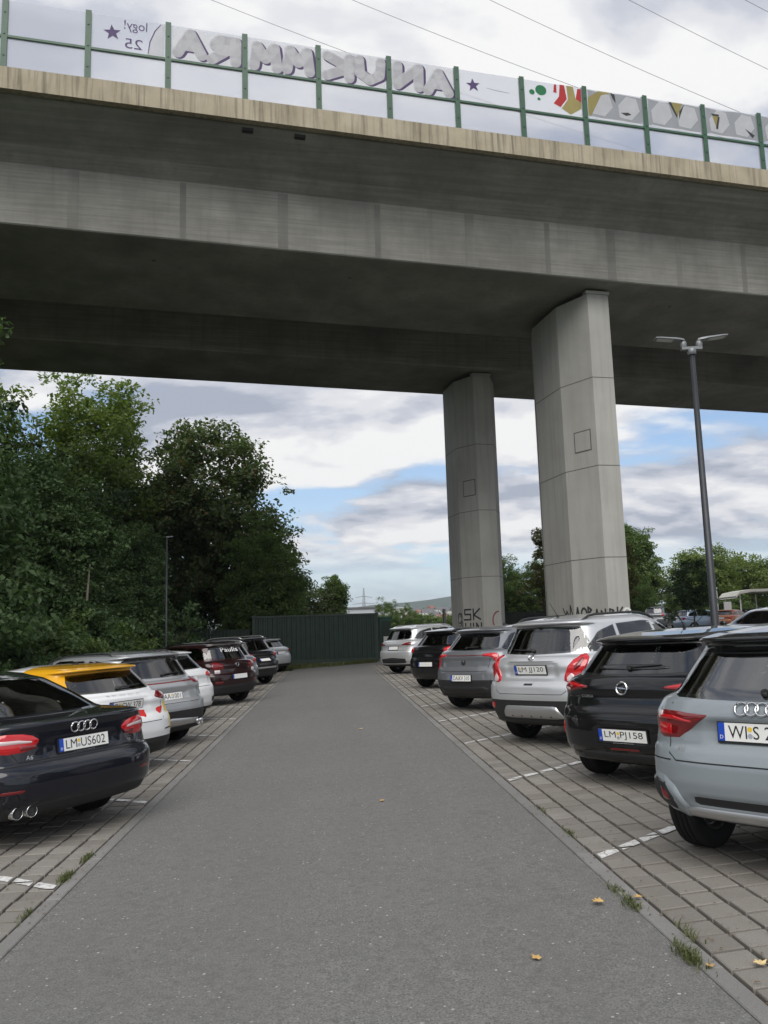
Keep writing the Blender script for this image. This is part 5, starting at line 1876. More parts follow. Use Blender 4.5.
c.patch('brake_light', [(-.22, 1.348, 1.358), (.22, 1.348, 1.358)], 'black_plastic', 'rear', off=.006, nv=2)
c.fin(.2)
c.mirrors(1.95, 1.0, 'paint_white')
c.handles((.6, 1.45), .87, 'paint_white')
c.doors((.35, 1.25, 2.2), .32, 1.0)
c.place(-2.88, 12.3, HL, ref='R')

# ---- light grey estate with a red light strip
c = Car(T_SUV, 4.45, 1.84, 1.565, 2.68, .88, 'crossover_car', 'light grey crossover with full-width dark red light strip and roof rails', GR_L, 'paint_light_grey', lift=.0,
        wr=.345, clad=.57, recess=[(.40, .73, .88, .014, .03)])
c.windows(-.42, 2.1, 1.13, 1.09, [(-.42, 1.18), (-.15, 1.40), (.3, 1.47), (1.0, 1.49), (1.55, 1.43), (2.1, 1.10)], (.35, 1.22), rear=[(-.69, 1.15, 1.18), (-.62, 1.13, 1.33), (-.54, 1.12, 1.46), (0, 1.11, 1.475), (.54, 1.12, 1.46), (.62, 1.13, 1.33), (.69, 1.15, 1.18)])
c.patch('light_strip', [(-.66, 1.02, 1.045), (0, 1.015, 1.04), (.66, 1.02, 1.045)], 'lens_dark_red', 'rear', off=.010, nv=2)
c.both('tail_light', [(.58, 1.0, 1.06), (.76, .97, 1.075), (.92, .96, 1.075), (1.04, 1.0, 1.06)], 'lens_dark_red', nu=14, off=.013)
c.plate(0, .80, 'F AA 1001')
c.patch('lower_diffuser', [(-.60, .33, .42), (0, .32, .46), (.60, .33, .42)], 'silver_trim', 'rear', off=.014)
c.seam([(-.68, 1.10), (-.66, .92), (-.62, .70), (.62, .70), (.66, .92), (.68, 1.10)], 'rear')
for x in (.60, .70):
    c.put('exhaust_pipe', MB().lathe([(.0, .030), (.05, .034), (.055, .040), (.0, .042)], 'z', 14), c.frame(x * .98, .36), 'chrome', smooth=True)
c.wiper(0, 1.15, .4, 1.17)
c.rails(-.25, 1.6, .60, 'gloss_black')
c.fin(.5)
c.mirrors(1.8, 1.08, 'paint_light_grey')
c.handles((.5, 1.35), .95, 'paint_light_grey')
c.doors((.35, 1.22, 2.05), .58, 1.1)
c.place(-2.74, 14.75, HL, ref='R')

# ---- white car mostly hidden, then maroon crossover
c = Car(T_HATCH, 4.25, 1.78, 1.46, 2.60, .76, 'hatchback_car', 'white hatchback mostly hidden between the light grey crossover and the maroon crossover', GR_L, 'paint_white', wr=.32, clad=.33)
c.windows(-.4, 2.1, 1.0, .98, [(-.4, 1.04), (-.05, 1.28), (.3, 1.355), (1.0, 1.37), (1.5, 1.31), (2.1, .99)], (.35, 1.2), rear=[(-.64, 1.03, 1.06), (-.58, 1.01, 1.22), (-.54, 1.01, 1.315), (0, 1.0, 1.33), (.54, 1.01, 1.315), (.58, 1.01, 1.22), (.64, 1.03, 1.06)])
c.both('tail_light', [(.55, .86, .90), (.76, .83, .94), (.92, .82, .95), (1.06, .85, .92)], 'lens_red', nu=14, off=.013)
c.plate(0, .80, None, stickers=False)
c.seam([(-.62, .99), (-.60, .68), (.60, .68), (.62, .99)], 'rear')
c.both('bumper_vent', [(.66, .36, .46), (.88, .38, .50)], 'black_plastic', nu=8, off=.010)
c.mirrors(1.8, .98, 'paint_white')
c.place(-2.95, 18.05, HL, ref='R')

c = Car(T_SUV, 4.20, 1.80, 1.56, 2.56, .80, 'crossover_car', 'dark maroon crossover with white lettering on its rear window', GR_L, 'paint_maroon', wr=.335, clad=.50, rim='rim_dark')
c.windows(-.4, 2.05, 1.13, 1.09, [(-.4, 1.19), (-.1, 1.40), (.3, 1.47), (1.0, 1.49), (1.5, 1.43), (2.05, 1.10)], (.35, 1.2), rear=[(-.68, 1.16, 1.19), (-.60, 1.14, 1.33), (-.54, 1.13, 1.455), (0, 1.12, 1.47), (.54, 1.13, 1.455), (.60, 1.14, 1.33), (.68, 1.16, 1.19)])
c.lettering('Paulis', -.30, 1.29, .13, .52, 'sticker_white', name='window_lettering')
for s in c.both('tail_light', [(.46, .86, .98), (.64, .85, 1.05), (.84, .85, 1.06), (1.0, .90, 1.04)], 'lens_dark_red', nu=16, off=.014):
    sg = 1 if sum(v.co.x for v in s.data.vertices) > 0 else -1
    c.patch('reverse_light', [(sg * .60, .77, .86), (sg * .84, .77, .86)], 'lens_clear', 'wrap', off=.016, nv=3, parent=s)
c.plate(0, .66, None, stickers=False)
c.ring_badge(0, .96, .05, False)
c.seam([(-.66, 1.12), (-.64, .80), (.64, .80), (.66, 1.12)], 'rear')
c.both('reflector', [(.55, .52, .57), (.85, .52, .57)], 'lens_dark_red', nu=8, nv=2, off=.008)
c.rails(-.25, 1.45, .57, 'gloss_black')
c.mirrors(1.75, 1.08, 'gloss_black')
c.doors((.35, 1.2), .5, 1.1)
c.place(-2.5, 22.6, HL, ref='R')

# ---- further down the left bay
for (lab, pm, x, y, T, Ln, W, H, cl) in (
        ('dark grey estate half hidden behind the maroon crossover', 'paint_dark_grey', -2.75, 26.2, T_SUV, 4.5, 1.82, 1.56, .5),
        ('black sport utility car with silver bumper strip near the far end of the left bay', 'paint_black', -2.38, 29.9, T_SUV, 4.45, 1.84, 1.66, .45),
        ('pale silver hatchback, last car of the left bay before the container', 'paint_silver', -2.35, 38.6, T_HATCH, 4.2, 1.78, 1.50, .38),
        ('dark blue-grey hatchback between the black sport utility car and the last silver hatchback', 'paint_dark_grey', -2.8, 34.2, T_HATCH, 4.2, 1.78, 1.48, .36)):
    c = Car(T, Ln, W, H, 2.62, .80, 'hatchback_car' if T is T_HATCH else 'crossover_car', lab, GR_L, pm, wr=.335, clad=cl, step=.034)
    k = H / T['H']
    b0 = (1.0 if T is T_HATCH else 1.14) * k
    tp = (1.315 if T is T_HATCH else 1.485) * k
    c.windows(-.4, 2.1, b0, b0 - .03, [(-.4, b0 + .04), (-.1, tp - .08), (.3, tp + .01), (1.0, tp + .03), (1.5, tp - .03), (2.1, b0 - .02)], (.35, 1.22),
              rear=[(-.66, b0 + .03, b0 + .06), (-.58, b0 + .01, tp - .1), (-.52, b0 + .01, tp - .01), (0, b0, tp), (.52, b0 + .01, tp - .01), (.58, b0 + .01, tp - .1), (.66, b0 + .03, b0 + .06)])
    zl = b0 - .16
    c.both('tail_light', [(.55, zl - .04, zl + .02), (.76, zl - .06, zl + .07), (.92, zl - .06, zl + .08), (1.03, zl, zl + .06)], 'lens_red', nu=12, off=.013)
    c.plate(0, zl - .10 if T is T_HATCH else .80, None, stickers=False)
    if 'strip' in lab:
        c.patch('bumper_trim', [(-.6, .52, .58), (.6, .52, .58)], 'silver_trim', 'rear', off=.014, nv=2)
    if T is T_SUV:
        c.rails(-.25, 1.5, .58, 'silver_trim')
    c.seam([(-.64, b0 - .03), (-.62, .78), (.62, .78), (.64, b0 - .03)], 'rear')
    c.mirrors(1.8, b0 - .03, 'gloss_black')
    c.place(x, y, HL, ref='R')

# ---- cars in the car park behind, on the rise to the right
for (lab, pm, x, y, hd, T, Ln, W, H) in (
        ('silver car with black windows seen over the roof of the nearest grey hatchback', 'paint_silver', 12.5, 21.6, (-.86, -.51), T_HATCH, 4.3, 1.80, 1.50),
        ('silver-blue estate with red tail light on the grass edge left of the lamp post', 'paint_blue_grey', 25.6, 58.0, (.99, .12), T_SUV, 4.6, 1.80, 1.52),
        ('dark grey van with silver roof left of the silver-blue estate', 'paint_dark_grey', 25.9, 64.5, (.55, .83), T_SUV, 4.7, 1.85, 1.9),
        ('white hatchback parked behind the silver-blue estate', 'paint_white', 29.2, 65.0, (.95, .3), T_HATCH, 4.1, 1.75, 1.46),
        ('orange-red hatchback just right of the lamp post in the far car park', 'paint_orange', 28.0, 57.0, (.8, .6), T_HATCH, 4.1, 1.75, 1.46),
        ('dark blue car left of the cream canopy posts in the far car park', 'paint_navy_black', 31.5, 61.5, (.95, .3), T_HATCH, 4.2, 1.78, 1.48),
        ('white sedan at the right edge of the far car park', 'paint_white', 34.2, 61.0, (.95, .3), T_SEDAN, 4.6, 1.80, 1.45),
        ('black hatchback in the back row close to the right of the near pier', 'paint_black', 25.0, 70.5, (.3, .95), T_HATCH, 4.2, 1.78, 1.48),
        ('silver estate in the back row between the dark van and the lamp post', 'paint_silver', 31.8, 71.5, (.3, .95), T_SUV, 4.5, 1.82, 1.56),
        ('light grey hatchback in the back row behind the orange-red hatchback', 'paint_light_grey', 34.9, 71.5, (.3, .95), T_HATCH, 4.2, 1.78, 1.48),
        ('dark grey estate in the back row behind the canopy posts', 'paint_dark_grey', 38.2, 71.0, (.3, .95), T_SUV, 4.5, 1.82, 1.58)):
    c = Car(T, Ln, W, H, 2.65, .85, 'parked_car', lab, GR_B, pm, wr=.325, step=.045)
    k = H / T['H']
    if T is T_SEDAN:
        b0, tp = 1.045 * k, 1.355 * k
        rw = [(-.6, b0 + .01, b0 + .04), (-.5, b0, tp - .03), (0, b0, tp), (.5, b0, tp - .03), (.6, b0 + .01, b0 + .04)]
        c.windows(-.05, 2.5, b0, b0 - .02, [(-.05, b0 + .03), (.4, tp - .10), (.8, tp - .01), (1.4, tp + .01), (1.9, tp - .05), (2.5, b0)], (.45, 1.4), rear=rw)
    else:
        b0, tp = (1.0 if T is T_HATCH else 1.14) * k, (1.315 if T is T_HATCH else 1.485) * k
        rw = [(-.66, b0 + .03, b0 + .06), (-.56, b0 + .01, tp - .02), (0, b0, tp), (.56, b0 + .01, tp - .02), (.66, b0 + .03, b0 + .06)]
        c.windows(-.4, 2.1, b0, b0 - .03, [(-.4, b0 + .04), (-.1, tp - .08), (.3, tp + .01), (1.0, tp + .03), (1.5, tp - .03), (2.1, b0 - .02)], (.35, 1.22), rear=rw)
    zl = b0 - .16
    c.both('tail_light', [(.6, zl - .10, zl + .05), (.76, zl - .10, zl + .10), (.92, zl - .08, zl + .10), (1.03, zl, zl + .06)], 'lens_red', nu=8, off=.013)
    c.plate(0, .80, None, stickers=False)
    c.mirrors(1.85, b0 - .03, 'gloss_black')
    c.place(x, y, hd, z=gz(x, y) - 0.10)

# ---------------------------------------------------------------- lamp posts
def lamp_post(x, y, z0, h, twin, label, rz=0.0, hs=1.0):
    o = empty('lamp_post', (x, y, z0), rz, label, 'lamp post', 'lamp posts of the car park')
    MB().tube([(0, 0, -.3), (0, 0, 1.0), (0, 0, 1.05), (0, 0, h - .12)], [.085 * hs, .082 * hs, .068 * hs, .045 * hs], 16).build('pole', 'pole_grey', o, smooth=True)
    MB().box((0, -.087 * hs, .7), (.09, .012, .34)).build('service_door', 'pole_grey', o)
    if twin:
        MB().lathe([(h - .14, .06), (h - .12, .075), (h - .04, .08), (h - .02, .06)], 'z', 14).build('collar', 'lamp_grey', o, smooth=True)
        MB().box((0, 0, h - .02), (.36, .09, .05)).build('crossbar', 'lamp_grey', o)
    for s in ((-1, 1) if twin else (1,)):
        hd = MB()
        if twin:
            MB().lathe([(h - .0, .05), (h + .06, .062), (h + .11, .05), (h + .13, .0001)], 'z', 12, (s * .14, 0, 0)).build('lamp_joint', 'lamp_grey', o, smooth=True)
        x0, z1 = (s * .12, h + .12) if twin else (0, h - .1)
        dx, dz = s * .52 * hs, .06
        prof = [(0.0, .04, .035), (.10, .07, .038), (.30, .10, .034), (.80, .105, .028), (.985, .095, .02), (1.0, .085, .012)]
        rows = []
        for t_, w_, th in prof:
            cx, cz = x0 + dx * t_, z1 + dz * t_
            rows.append([(cx, -w_, cz), (cx, w_, cz), (cx, w_ * .8, cz + th), (cx, -w_ * .8, cz + th)])
        for r in rows:
            hd.v += r
        n = len(rows)
        for i in range(n - 1):
            for k in range(4):
                k2 = (k + 1) % 4
                hd.f.append((i * 4 + k, i * 4 + k2, (i + 1) * 4 + k2, (i + 1) * 4 + k))
        hd.f += [(0, 1, 2, 3), (4 * n - 1, 4 * n - 2, 4 * n - 3, 4 * n - 4)]
        l_ = hd.build('lamp_head', 'lamp_grey', o)
        MB().add([(x0 + dx * a, w_, z1 + dz * a - .006) for a, w_ in ((.38, -.085), (.92, -.085), (.92, .085), (.38, .085))], [(0, 1, 2, 3)]).build('lamp_glass', 'lamp_lens', l_)
    return o


lamp_post(6.55, 13.75, 0.2, 6.32, True, 'tall grey twin-headed lamp post rising behind the black and silver cars on the right', R_(-6))
lamp_post(-6.26, 32.0, -.2, 5.75, False, 'thin dark lamp post in front of the trees on the left', R_(75), .7)

# ---------------------------------------------------------------- container, booth, fences, signs
ct = empty('shipping_container', (-0.78, 42.3, 0.0), R_(1.0), 'dark green corrugated steel container across the end of the drive', 'container')
CW, CD, CH = 6.15, 2.44, 2.52
ribs = 26
for sy, nm in ((-1, 'corrugated_wall'), (1, 'corrugated_wall')):
    mb = MB()
    pts = []
    for k in range(ribs):
        x0 = -CW / 2 + .06 + (CW - .12) * k / ribs
        w_ = (CW - .12) / ribs
        pts += [(x0, 0), (x0 + w_ * .28, 0), (x0 + w_ * .5, .036), (x0 + w_ * .78, .036)]
    pts.append((CW / 2 - .06, 0))
    for z in (.30, CH - .10):
        mb.v += [(x, sy * (CD / 2 - .01 - d), z) for x, d in pts]
    n = len(pts)
    mb.f = [(i, i + 1, n + i + 1, n + i) for i in range(n - 1)]
    mb.build(nm, 'container_green', ct)
for sx_ in (-1, 1):
    MB().box((sx_ * (CW / 2 - .05), 0, (CH + .2) / 2), (.035, CD - .1, CH - .3)).build('end_wall', 'container_green', ct)
    for sy in (-1, 1):
        MB().box((sx_ * (CW / 2 - .04), sy * (CD / 2 - .04), (CH + .14) / 2), (.12, .12, CH - .14)).build('corner_post', 'container_green', ct)
        for z in (.20, CH - .05):
            MB().box((sx_ * (CW / 2 - .035), sy * (CD / 2 - .035), z), (.165, .165, .12)).build('corner_casting', 'container_green', ct)
for sy in (-1, 1):
    MB().box((0, sy * (CD / 2 - .03), CH - .06), (CW - .18, .075, .09)).build('top_rail', 'container_green', ct)
    MB().box((0, sy * (CD / 2 - .03), .24), (CW - .18, .085, .15)).build('bottom_rail', 'container_green', ct)
MB().box((0, 0, CH - .03), (CW - .14, CD - .1, .03)).build('roof_panel', 'container_green', ct)
for sx_ in (-1, 1):
    MB().box((sx_ * 2.4, 0, .07), (.25, CD - .2, .14)).build('timber_block', 'bark', ct)

bt = empty('site_booth', (2.95, 45.6, 0), R_(4), 'small green booth with a white notice beside the container', 'booth')
MB().box((0, 0, 1.16), (.62, 1.1, 2.2)).build('booth_body', 'booth_green', bt)
MB().prism([(-.35, -.6), (.35, -.6), (.35, .6), (-.35, .6)], 2.27, 2.37).build('booth_roof', 'booth_green', bt)
MB().box((0, -.563, 1.2), (.50, .02, 1.9)).build('booth_door', 'container_green', bt)
MB().box((.02, -.582, 1.05), (.34, .012, .5)).build('notice', 'sign_white', bt)


def slat_fence(name, a, b_, h, n, label, mat='fence_dark', z0=0.0, posts=5, vertical=True):
    a, b_ = Vector((*a, 0)), Vector((*b_, 0))
    d = b_ - a
    o = empty(name, (a.x, a.y, z0), math.atan2(d.y, d.x), label, 'fence')
    ln = d.length
    sm = MB().box((0, 0, h / 2 + .04), (ln / n * .93, .022, h - .08)).mesh('slat', mat)
    for k in range(n):
        inst('slat', sm, o, (ln * (k + .5) / n, 0, rng.uniform(-.012, .012)))
    pm = MB().box((0, .05, h / 2 - .1), (.08, .08, h + .24)).mesh('post', mat)
    for k in range(posts + 1):
        inst('post', pm, o, (ln * k / posts, 0, 0))
    for z in (.3, h - .25):
        MB().box((ln / 2, .035, z), (ln, .045, .07)).build('rail', mat, o)
    return o


slat_fence('board_fence', (8.4, 46.5), (15.5, 47.8), 1.75, 36, 'dark board fence standing between the two concrete piers', z0=.70, posts=4)
slat_fence('board_fence', (-9.6, 43.4), (-4.2, 43.0), 1.9, 30, 'dark green board fence left of the container under the trees', mat='container_green', z0=.0, posts=3)
sb = empty('sign_board', (5.05, 36.6, 0), R_(5), 'narrow dark upright board beside the far concrete pier', 'sign')
MB().box((0, 0, 1.45), (.10, .22, 2.1)).build('board', 'sign_dark', sb)
MB().tube([(0, 0, -.1), (0, 0, .45)], .045, 8).build('post', 'pole_grey', sb)
sb = empty('sign_board', (28.4, 59.5, gz(28.4, 59.5) - .1), R_(-10), 'tall narrow white sign beside the lamp post in the far car park', 'sign')
MB().box((0, 0, 2.25), (.55, .12, 2.0)).build('board', 'sign_white', sb)
MB().tube([(0, 0, -.1), (0, 0, 1.3)], .06, 8).build('post', 'pole_grey', sb)
MB().box((.95, 0, 1.25), (.5, .14, 1.6)).build('notice', 'sign_white', sb)
cn = empty('canopy', (34.9, 62.0, gz(34.9, 62.0) - .1), R_(-8), 'cream canopy roof on posts in the far car park', 'canopy')
mb = MB()
for k in range(9):
    a = math.pi * k / 8
    mb.v += [(-4 * math.cos(a), y, 2.45 + .5 * min(1, 1.8 * math.sin(a))) for y in (-2, 2)] + [(-4 * math.cos(a), y, 2.3 + .45 * min(1, 1.8 * math.sin(a))) for y in (-2, 2)]
for k in range(8):
    p, q = 4 * k, 4 * k + 4
    mb.f += [(p, q, q + 1, p + 1), (p + 2, p + 3, q + 3, q + 2), (p, p + 2, q + 2, q), (p + 1, q + 1, q + 3, p + 3)]
mb.build('canopy_roof', 'canopy_cream', cn)
for x in (-3.6, -1.2, 1.2, 3.6):
    for y in (-1.7, 1.7):
        MB().tube([(x, y, -.1), (x, y, 2.65)], .05, 6).build('post', 'sign_white', cn)

# ---------------------------------------------------------------- overhead wires
for k, (a, b_, lab) in enumerate((((-13.7, 81.5), (2.6, 74.8), 'overhead wire above the left half of the viaduct, leftmost of the five'), ((4.1, 81.9), (28.3, 71.8), 'overhead wire meeting the barrier near the second star, second of the five'),
                             ((21.9, 82.3), (53.2, 67.2), 'overhead wire ending low at the right of the barrier, middle of the five'), ((40.7, 82.8), (58.9, 73.0), 'overhead wire crossing the upper right corner of the sky, fourth of the five'), ((56.7, 83.2), (59.7, 81.5), 'overhead wire cutting the extreme upper right corner, rightmost of the five'))):
    a, b_ = Vector((a[0], 95, a[1])), Vector((b_[0], 95, b_[1]))
    d = (b_ - a).normalized()
    mid = (a + b_) / 2
    pts = []
    for q in range(31):
        t_ = -60 + 150 * q / 30
        p = mid + d * t_
        pts.append(p + Vector((0, 0, .0009 * (t_ ** 2))))
    w_ = tag(MB().tube(pts, .028, 5).build('overhead_wire', 'wire', smooth=True), lab, 'wire', 'overhead wires')

# ---------------------------------------------------------------- trees
def limb_path(r, p0, d0, ln, n=6, wob=.12, up=.05):
    pts = [Vector(p0)]
    d = Vector(d0).normalized()
    for k in range(n):
        d = (d + Vector((r.uniform(-wob, wob), r.uniform(-wob, wob), r.uniform(-wob * .5, wob) + up))).normalized()
        pts.append(pts[-1] + d * ln / n)
    return pts


TREES = {}


def tree_meshes(key, seed, H, cr, base, nleaf, leaf, leaf_mat, bark_mat='bark', lobes=None, clump=.55, trunk_r=None, shape='round', lean=(0, 0), fork=1):
    """crown and trunk meshes: a tapered trunk with limbs; leaves in clumps gathered round the limb ends and through the crown"""
    if key in TREES:
        return TREES[key]
    r = random.Random(seed)
    rn = np.random.RandomState(seed)
    tr = trunk_r or H * .018
    mb = MB()
    ends = []
    th = H * .62
    for fk in range(fork):
        fx, fy = (0, 0) if fork == 1 else (r.uniform(-.5, .5), r.uniform(-.5, .5))
        tp = [Vector((fx, fy, -.3))]
        n = 8
        for k in range(1, n + 1):
            q = k / n
            tp.append(Vector((fx * (1 + q) + lean[0] * q * th + r.uniform(-.06, .06) * q, fy * (1 + q) + lean[1] * q * th + r.uniform(-.06, .06) * q, th * q)))
        rad = [tr * (1.35 if k == 0 else 1 - .72 * k / n) / (1 if fork == 1 else 1.4) for k in range(n + 1)]
        mb.tube(tp, rad, 10)
        nl = 13 if fork == 1 else 8
        for k in range(nl):
            q = .28 + .70 * k / nl
            i = min(n - 1, int(q * n))
            p = tp[i].lerp(tp[i + 1], q * n - i)
            a = k * 2.4 + r.uniform(-.4, .4)
            el = r.uniform(.15, .75)
            ln = cr * r.uniform(.65, 1.0) * (1.15 - .55 * abs(q - .5))
            lp = limb_path(r, p, (math.cos(a) * math.cos(el), math.sin(a) * math.cos(el), math.sin(el)), ln)
            r0 = tr * .42 * (1 - .5 * q)
            mb.tube(lp, [r0 * (1 - .85 * j / (len(lp) - 1)) for j in range(len(lp))], 6)
            ends += lp[2:]
            for j in (2, 3, 4):
                a2 = a + r.choice((-1, 1)) * r.uniform(.5, 1.1)
                sp = limb_path(r, lp[j], (math.cos(a2), math.sin(a2), r.uniform(-.1, .7)), ln * .5, 4)
                mb.tube(sp, [r0 * .4 * (1 - .85 * jj / 4) for jj in range(5)], 5)
                ends += sp[2:]
    tm = mb.mesh('trunk', bark_mat, True)
    # clump centres
    C = []
    zc, zr = (base + H) / 2, (H - base) / 2
    lobes = lobes or [(0, 0, zc, cr, zr)]
    want = max(40, nleaf // 46)
    ends_a = [e for e in ends]
    while len(C) < want:
        if r.random() < .35 and ends_a:
            e = r.choice(ends_a)
            p = Vector((e.x + r.gauss(0, .35), e.y + r.gauss(0, .35), e.z + r.gauss(0, .3)))
        else:
            lx, ly, lz, lr, lh = r.choice(lobes)
            u = Vector((r.gauss(0, 1), r.gauss(0, 1), r.gauss(0, 1))).normalized()
            k = r.uniform(.35, 1.0) ** .45
            if shape == 'cone':
                hz = (u.z * k + 1) / 2
                lr = lr * max(.12, 1.05 - hz)
            wob = 1 + .22 * math.sin(u.x * 5.1 + seed) * math.sin(u.y * 4.3 + seed * 1.7) + .14 * math.sin(u.z * 7 + u.x * 6 + seed)
            p = Vector((lx + u.x * lr * k * wob, ly + u.y * lr * k * wob, lz + u.z * lh * k * wob))
        if p.z < max(.25, base - .4) or p.z > H * 1.04:
            continue
        C.append((p.x, p.y, p.z, r.uniform(.55, 1.25) * clump))
    C = np.array(C)
    per = rn.poisson(nleaf / len(C) * (C[:, 3] / C[:, 3].mean()) ** 2)
    idx = np.repeat(np.arange(len(C)), per)
    n = len(idx)
    off = rn.normal(size=(n, 3))
    off /= np.linalg.norm(off, axis=1)[:, None]
    off *= (rn.rand(n) ** .5)[:, None] * C[idx, 3][:, None]
    off[:, 2] *= .62
    P = C[idx, :3] + off
    P[:, 2] -= .10 * (off[:, 0] ** 2 + off[:, 1] ** 2)
    # leaf frames: normals lean up and outwards
    out = P - np.array([0, 0, zc])
    out /= np.linalg.norm(out, axis=1)[:, None] + 1e-6
    nrm = rn.normal(size=(n, 3)) * .75 + np.array([0, 0, .75]) + out * .45
    nrm /= np.linalg.norm(nrm, axis=1)[:, None]
    t_ = rn.normal(size=(n, 3))
    t_ -= (t_ * nrm).sum(1)[:, None] * nrm
    t_ /= np.linalg.norm(t_, axis=1)[:, None]
    bt_ = np.cross(nrm, t_)
    s = leaf * rn.uniform(.6, 1.3, n)[:, None]
    fold = s * .12
    V = np.stack([P - t_ * s * .55, P + bt_ * s * .34 + nrm * fold, P + t_ * s * .55, P - bt_ * s * .34 + nrm * fold], 1).reshape(-1, 3)
    Q = np.arange(4 * n).reshape(-1, 4)
    cm = np_mesh('crown', V, Q, leaf_mat)
    TREES[key] = (cm, tm)
    return TREES[key]


def tree(name, key, x, y, label, group, rz=0.0, sc=1.0, z=None, cat='tree', zs=None):
    cm, tm = TREES[key]
    o = empty(name, (x, y, (gz(x, y) - .16) if z is None else z), rz, label, cat, group)
    o.scale = (sc, sc, zs or sc)
    inst('trunk', tm, o)
    inst('crown', cm, o)
    return o


GL, GRT, GBK, GSH = 'trees along the left side', 'trees behind the car park on the right', 'trees beyond the container', 'shrubs along the left bay'
tree_meshes('maple', 11, 11.4, 3.3, .8, 52000, .17, 'leaf_bluegreen', lobes=[(0, 0, 6.2, 3.0, 4.6), (.8, -.6, 3.2, 2.8, 2.6), (-.5, .8, 8.2, 2.2, 3.0)])
tree_meshes('lime', 23, 11.8, 3.0, 2.5, 36000, .17, 'leaf_lime', lobes=[(0, 0, 7.6, 2.6, 3.8), (.5, .3, 9.4, 2.1, 2.4), (-.8, -.4, 6.4, 2.6, 2.4)], clump=.6)
tree_meshes('chestnut', 37, 11.0, 3.9, .8, 60000, .19, 'leaf_brown', lobes=[(0, 0, 6.0, 3.6, 4.0), (.3, 0, 8.8, 2.4, 2.4), (1.6, .2, 4.2, 2.6, 2.6), (-1.5, .4, 3.8, 2.6, 2.8)], clump=.62)
tree_meshes('midtree', 41, 9.0, 2.8, .7, 30000, .17, 'leaf_mid', lobes=[(0, 0, 5.0, 2.6, 4.0), (.5, .5, 3.0, 2.2, 2.2)], clump=.55)
tree_meshes('darktree', 53, 9.6, 3.0, .5, 34000, .18, 'leaf_dark', lobes=[(0, 0, 5.2, 2.8, 4.3), (-.6, .3, 2.6, 2.6, 2.2)], clump=.6)
tree_meshes('willow', 61, 5.6, 2.6, .3, 16000, .15, 'leaf_willow', lobes=[(0, 0, 3.0, 2.4, 2.4)], clump=.55, fork=2)
tree_meshes('shrub', 71, 3.0, 1.5, .1, 11000, .13, 'leaf_bluegreen', lobes=[(0, 0, 1.5, 1.35, 1.4), (.5, .3, .8, 1.1, .9)], clump=.38, fork=3)
tree_meshes('shrub_mid', 73, 2.6, 1.4, .1, 9000, .12, 'leaf_mid', lobes=[(0, 0, 1.3, 1.25, 1.2)], clump=.36, fork=3)
tree_meshes('poplar', 81, 9.6, 2.3, 1.2, 20000, .22, 'leaf_mid', lobes=[(0, 0, 5.6, 2.0, 4.2), (.4, 0, 7.4, 1.5, 2.2)], clump=.6)
tree_meshes('lightgreen', 83, 7.2, 3.2, 1.0, 20000, .22, 'leaf_lime', lobes=[(0, 0, 4.4, 3.0, 2.9)], clump=.7)
tree_meshes('young', 87, 4.6, 1.2, 1.4, 4200, .16, 'leaf_dark', lobes=[(0, 0, 3.1, 1.1, 1.5)], clump=.4, trunk_r=.06)
tree_meshes('autumn', 89, 6.8, .9, 2.5, 3000, .17, 'leaf_autumn', lobes=[(0, 0, 4.8, .8, 2.1)], clump=.4)
tree_meshes('hedge', 97, 2.4, 2.2, .1, 9000, .16, 'leaf_mid', lobes=[(0, 0, 1.2, 2.2, 1.1)], clump=.42, fork=3)

# left side: a wall of foliage behind the parked cars
tree('maple_tree', 'maple', -10.0, 18.8, 'large blue-green leafy tree filling the left edge of the picture', GL, .4, .97)
tree('maple_tree', 'maple', -9.3, 27.8, 'dense blue-green leafy tree between the left edge tree and the leaning pale trunk', GL, 2.2, .74)
tree('maple_tree', 'maple', -8.7, 35.0, 'smaller blue-green tree directly behind the thin lamp post', GL, 5.2, .62)
tree('lime_tree', 'lime', -14.4, 49.5, 'tall yellow-green tree whose crown shows just under the viaduct', GL, 1.0, 1.52)
tree('lime_tree', 'lime', -19.5, 47.0, 'yellow-green tree behind the left edge trees', GL, 3.6, 1.4)
tree('dark_tree', 'darktree', -11.4, 36.0, 'dark green tree filling the gap behind the tall yellow-green tree', GL, .9, 1.0)
tree('chestnut_tree', 'chestnut', -8.0, 52.5, 'big dark brown-green tree with rounded crown left of the container', GL, .2, 1.40)
tree('mid_green_tree', 'midtree', -3.6, 46.5, 'mid green tree at the right edge of the big dark tree', GL, 1.7, .90)
tree('dark_tree', 'darktree', -12.0, 47.0, 'dark green tree deep behind the lamp post on the left', GL, 2.9, 1.05)
tree('mid_green_tree', 'midtree', -14.5, 38.0, 'mid green tree at the back of the left tree belt', GL, 4.1, 1.1)
tree('dark_tree', 'darktree', -14.0, 22.0, 'dark green tree behind the large tree at the left edge', GL, 5.0, 1.0)
tree('maple_tree', 'maple', -10.6, 12.0, 'blue-green leafy tree just outside the left edge, nearest the camera', GL, 4.4, .8)
